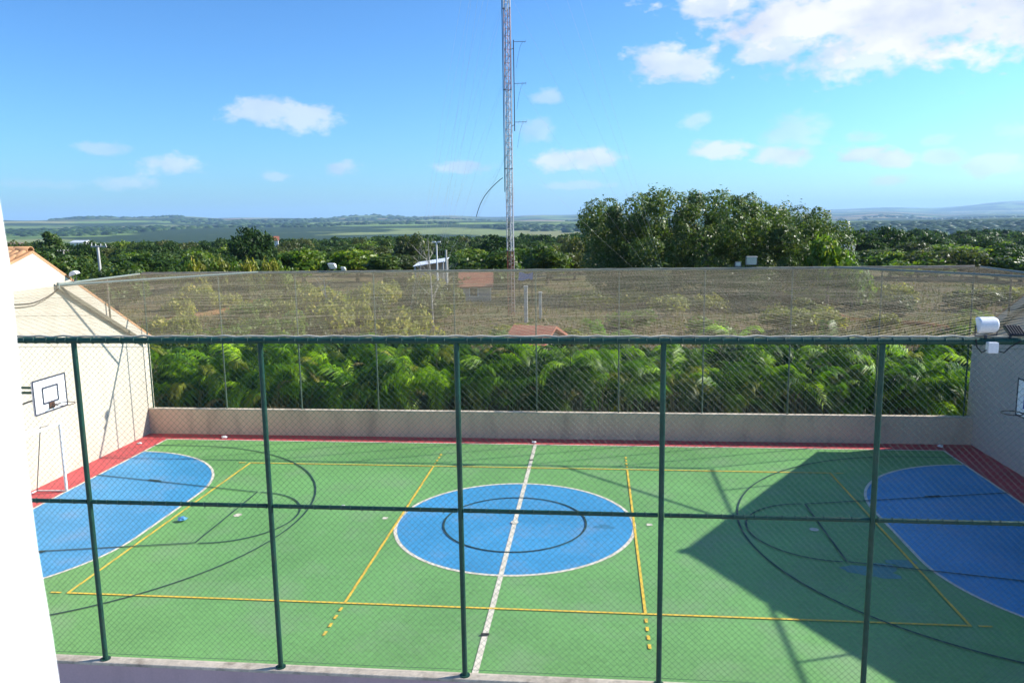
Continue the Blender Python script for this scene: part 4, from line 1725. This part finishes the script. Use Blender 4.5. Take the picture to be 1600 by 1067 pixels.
# white metal shed
x, y = at_dist(674, 88)
zb = th(x, y)
t = thing('metal_shed', (x, y, zb), 'white metal-roofed shed below the lamp pole behind the far rail', 'shed')
hz = z_at(674, 405, 88) - zb
m = MB().add([(-1.9, -1.5, hz - .75), (1.6, -1.5, hz - .25), (1.6, 1.5, hz + .05), (-1.9, 1.5, hz - .45), (-1.9, -1.5, hz - .69), (1.6, -1.5, hz - .19), (1.6, 1.5, hz + .11), (-1.9, 1.5, hz - .39)],
             [(3, 2, 1, 0), (4, 5, 6, 7), (0, 1, 5, 4), (1, 2, 6, 5), (2, 3, 7, 6), (3, 0, 4, 7)])
for q in range(14):
    xx = -1.85 + q * .26
    zz = hz - .69 + (xx + 1.9) / 3.5 * .5
    m.tube([(xx, -1.5, zz), (xx, 1.5, zz + .3)], .025, 5)
o = m.build('roof', 'metal_roof')
o.parent = t
for sx_, sy_ in ((-1.7, -1.3), (1.4, -1.3), (-1.7, 1.3), (1.4, 1.3)):
    o = MB().box(sx_ - .07, sx_ + .07, sy_ - .07, sy_ + .07, -.2, hz - .72 + (sx_ + 1.9) / 3.5 * .5 + (sy_ + 1.5) * .1).build('post', 'concrete')
    o.parent = t
o = MB().box(-1.6, 1.3, 1.2, 1.28, 0, hz - .5).build('back_wall', 'house_wall')
o.parent = t

# blue tarp shelter
x, y = at_dist(820, 74)
zb = th(x, y)
t = thing('tarp_shelter', (x, y, zb), 'blue tarp shelter seen through the netting right of the mast', 'shelter')
hz = z_at(820, 426, 74) - zb
vs, fs = [], []
for i in range(7):
    for j in range(5):
        vs.append((-.65 + i * .22, -.5 + j * .25, hz - .08 - .55 * (4 - j) / 4 - .10 * math.sin(i * 1.1 + j)))
for i in range(6):
    for j in range(4):
        a = i * 5 + j
        fs.append((a, a + 5, a + 6, a + 1))
o = MB().add(vs, fs, True).build('tarp', 'tarp_blue')
o.parent = t
for sx_, sy_, hh in ((-.6, -.45, .75), (.6, -.45, .75), (-.6, .45, .2), (.6, .45, .2)):
    o = MB().tube([(sx_, sy_, -.1), (sx_, sy_, hz - hh)], .03, 6).build('pole', 'wood_dark')
    o.parent = t
o = MB().tube([(.5, .3, hz - .35), (2.2, .4, hz + .12)], .035, 6).build('beam', 'bark_pale')
o.parent = t


# poles
def at_px(px, dist):
    x, y = at_dist(px, dist)
    return x, y, th(x, y)


for px, top, w, dist, lab in ((820, 447, .26, 60, 'short white concrete gatepost right of the mast, the taller of two'), (843, 456, .22, 62, 'short white concrete gatepost right of the mast, the slimmer of two')):
    x, y, zb = at_px(px, dist)
    zt = z_at(px, top, dist)
    t = thing('gate_post', (x, y, zb), lab, 'post', 'white gateposts')
    MB().box(x - w / 2, x + w / 2, y - w / 2, y + w / 2, zb - .1, zt - .12, .012).build('shaft', 'concrete', t)
    MB().box(x - w * .62, x + w * .62, y - w * .62, y + w * .62, zt - .12, zt, .015).build('cap', 'concrete', t)

x, y, zb = at_px(150, 92)
zt = z_at(150, 384, 92)
t = thing('utility_pole', (x, y, zb), 'pale concrete utility pole with one crossarm behind the left gable', 'utility pole')
MB().tube([(x, y, zb - .1), (x - .1, y, zt)], [.17, .13], 10).build('shaft', 'concrete', t)
MB().box(x - .75, x + .98, y - .19, y - .10, zt - .16, zt - .02).build('crossarm', 'concrete', t)
for q in (-.65, -.2, .35, .88):
    MB().tube([(x + q, y - .14, zt - .02), (x + q, y - .14, zt + .05), (x + q, y - .14, zt + .1), (x + q, y - .14, zt + .18)], [.03, .06, .035, .05], 8).build('insulator', 'house_white', t)
x, y, zb = at_px(94, 128)
zt = z_at(94, 391, 128)
t = thing('utility_pole', (x, y, zb), 'thin weathered utility pole with two crossarms at the far left', 'utility pole')
MB().tube([(x, y, zb - .1), (x, y, zt)], [.14, .10], 8).build('shaft', 'bark_pale', t)
for z, w in ((zt - .15, .95), (zt - 1.05, .75)):
    MB().box(x - w, x + w, y - .18, y - .10, z - .06, z + .06).build('crossarm', 'wood_dark', t)
    for q in (-.8, -.3, .3, .8):
        MB().tube([(x + q * w, y - .14, z + .06), (x + q * w, y - .14, z + .18)], [.05, .03], 6).build('insulator', 'house_white', t)
x, y, zb = at_px(681, 74)
zt = z_at(681, 379, 74)
t = thing('lamp_pole', (x, y, zb), 'white lamp pole with a small double head left of the mast', 'lamp pole')
MB().tube([(x, y, zb - .1), (x, y, zt)], [.09, .065], 8).build('shaft', 'house_white', t)
MB().tube([(x - .22, y, zt + .02), (x + .22, y, zt + .02)], .03, 6).build('arm', 'house_white', t)
for s in (-1, 1):
    MB().box(x + s * .24 - .14, x + s * .24 + .14, y - .1, y + .1, zt - .02, zt + .10, .02).build('lamp_head', 'lamp_white', t)
x, y, zb = at_px(695.5, 70)
zt = z_at(695.5, 392, 70)
t = thing('concrete_post', (x, y, zb), 'slender mossy concrete post right of the white lamp pole', 'post')
MB().tube([(x, y, zb - .1), (x, y, zt)], [.10, .085], 8).build('shaft', 'concrete', t)
MB().tube([(x, y, zt - .02), (x, y, zt + .06)], [.11, .09], 8).build('cap', 'concrete', t)

# ------------------------------------------------------------------ guyed lattice mast
MD = 64.0
mx, my = at_dist(797, MD)
mz = th(mx, my)
mast = thing('lattice_mast', (mx, my, mz), 'tall guyed lattice radio mast with white and rusty sections rising out of the picture', 'mast')
MW = .245
MTOP = 44.0
corners = [(mx - MW, my - .18), (mx + MW, my - .18), (mx + .0, my + .36)]
bands = [('mast_rust', mz, z_at(797, 392, MD)), ('mast_white', z_at(797, 392, MD), 11.5), ('mast_white', 11.5, 17.5), ('mast_pink', 17.5, 23.5), ('mast_white', 23.5, 30.), ('mast_pink', 30., 37.), ('mast_white', 37., MTOP)]
for i, (mat, za, zb) in enumerate(bands):
    m = MB()
    for cx, cy in corners:
        m.tube([(cx, cy, za), (cx, cy, zb)], .04, 7)
    n = int(round((zb - za) / .5))
    for k in range(n):
        z0, z1 = za + (zb - za) * k / n, za + (zb - za) * (k + 1) / n
        for j in range(3):
            a, b = corners[j], corners[(j + 1) % 3]
            m.tube([(*a, z0), (*b, z0)], .017, 5, False)
            if k % 2:
                a, b = b, a
            m.tube([(*a, z0), (*b, z1)], .015, 5, False)
    m.build('mast_section', mat, mast)
    m = MB()
    for cx, cy in corners:
        m.tube([(cx, cy, zb - .03), (cx, cy, zb + .03)], .075, 8)
    m.build('flange', 'steel_dark', mast)
# climbing ladder on the right, feeder pipes on the left
m = MB()
for q in (.04, .34):
    m.tube([(mx + MW + .06, my - .25 + q * 0, mz + .3), (mx + MW + .06, my - .25, MTOP - 2)], .016, 5) if q < .1 else None
m.tube([(mx + MW - .18, my - .27, mz + .3), (mx + MW - .18, my - .27, MTOP - 2)], .014, 5)
z = mz + .5
while z < MTOP - 2:
    m.tube([(mx + MW + .06, my - .25, z), (mx + MW - .18, my - .27, z)], .010, 4, False)
    z += .32
m.build('ladder', 'mast_white', mast)
m = MB()
m.tube([(mx - MW - .1, my - .3, z_at(797, 300, MD)), (mx - MW - .1, my - .3, MTOP - 3)], .035, 6)
m.tube([(mx - .12, my - .26, mz + .2), (mx - .12, my - .26, MTOP - 6)], .028, 6)
m.tube([(mx - .02, my - .26, mz + .2), (mx - .02, my - .26, 18)], .02, 6)
m.build('feeder_pipe', 'steel_dark', mast)
zA, zB = z_at(797, 206, MD), z_at(797, 64, MD)
m = MB()
xa = mx + MW + .25
m.tube([(xa, my - .2, zA), (xa, my - .2, zB)], .04, 7)
for zz in (zA + .4, zB - .7):
    m.tube([(mx + MW, my - .18, zz), (xa, my - .2, zz + .08)], .025, 5)
m.build('side_antenna_pole', 'steel_dark', mast)
for k, py in enumerate((67, 132, 192)):
    zz = z_at(797, py, MD)
    m = MB()
    m.tube([(xa, my - .2, zz), (xa + .95, my - .25, zz + (.0 if k else -.02))], .018, 5)
    for q, l in ((.3, .34), (.6, .3), (.88, .26)):
        m.tube([(xa + q, my - .22 - l, zz - .16), (xa + q + .06, my - .22 + l, zz + .16)], .012, 4)
    m.build('yagi_antenna', 'steel_dark', mast)
    m = MB()
    pts = [(xa + .75 - .55 * s, my - .23, zz - .05 - 1.9 * s + .5 * math.sin(s * 3.1)) for s in np.linspace(0, 1, 8)]
    m.tube(pts, .008, 4, False)
    m.build('feeder_cable', 'cable_black', mast)
# loop cable going down left
pts = []
for s in np.linspace(0, 1, 14):
    px = 787 - 42 * s ** .9
    py = 278 + 40 * s + 20 * s ** 5
    pts.append((mx + (px - 797) * MD / FPX, my - .2, z_at(797, py, MD)))
MB().tube(pts, .030, 6).build('loop_cable', 'steel_dark', mast)
# guy wires with anchors
lv = [z_at(797, 418, MD) + .0, 13., 19., 25., 31., 37., 42.]
anch = []
for a, dist in ((R(-150), 7.), (R(215), 9.), (R(35), 17.), (R(155), 8.)):
    ax, ay = mx + math.cos(a) * dist, my + math.sin(a) * dist
    anch.append((ax, ay, th(ax, ay)))
for i, z in enumerate(lv):
    for j, A in enumerate(anch):
        if j == 0 and i > 1:
            continue
        if j != 0 and i == 0:
            continue
        s0 = np.array([mx, my, z])
        s1 = np.array(A) + np.array([0, 0, .2])
        MB().tube([s0, (s0 + s1) / 2 - np.array([0, 0, .25]), s1], .0045, 4, False).build('guy_wire', 'galvanised', mast)
for A in anch:
    MB().box(A[0] - .3, A[0] + .3, A[1] - .3, A[1] + .3, A[2] - .2, A[2] + .3, .03).build('anchor_block', 'concrete', mast)

# ------------------------------------------------------------------ haze
m = MB().box(-30500, 30500, -30500, 30500, -120, 420)
me_haze, t, o_ = nt_new('haze')
pv = t.nodes.new('ShaderNodeVolumePrincipled')
pv.inputs['Color'].default_value = (.44, .68, 1.0, 1)
pv.inputs['Density'].default_value = 6e-5
pv.inputs['Anisotropy'].default_value = 0.1
t.links.new(pv.outputs[0], o_.inputs['Volume'])
hz_o = m.build('haze', 'haze')
prop(hz_o, 'thin blue haze over the far hills', kind='stuff')
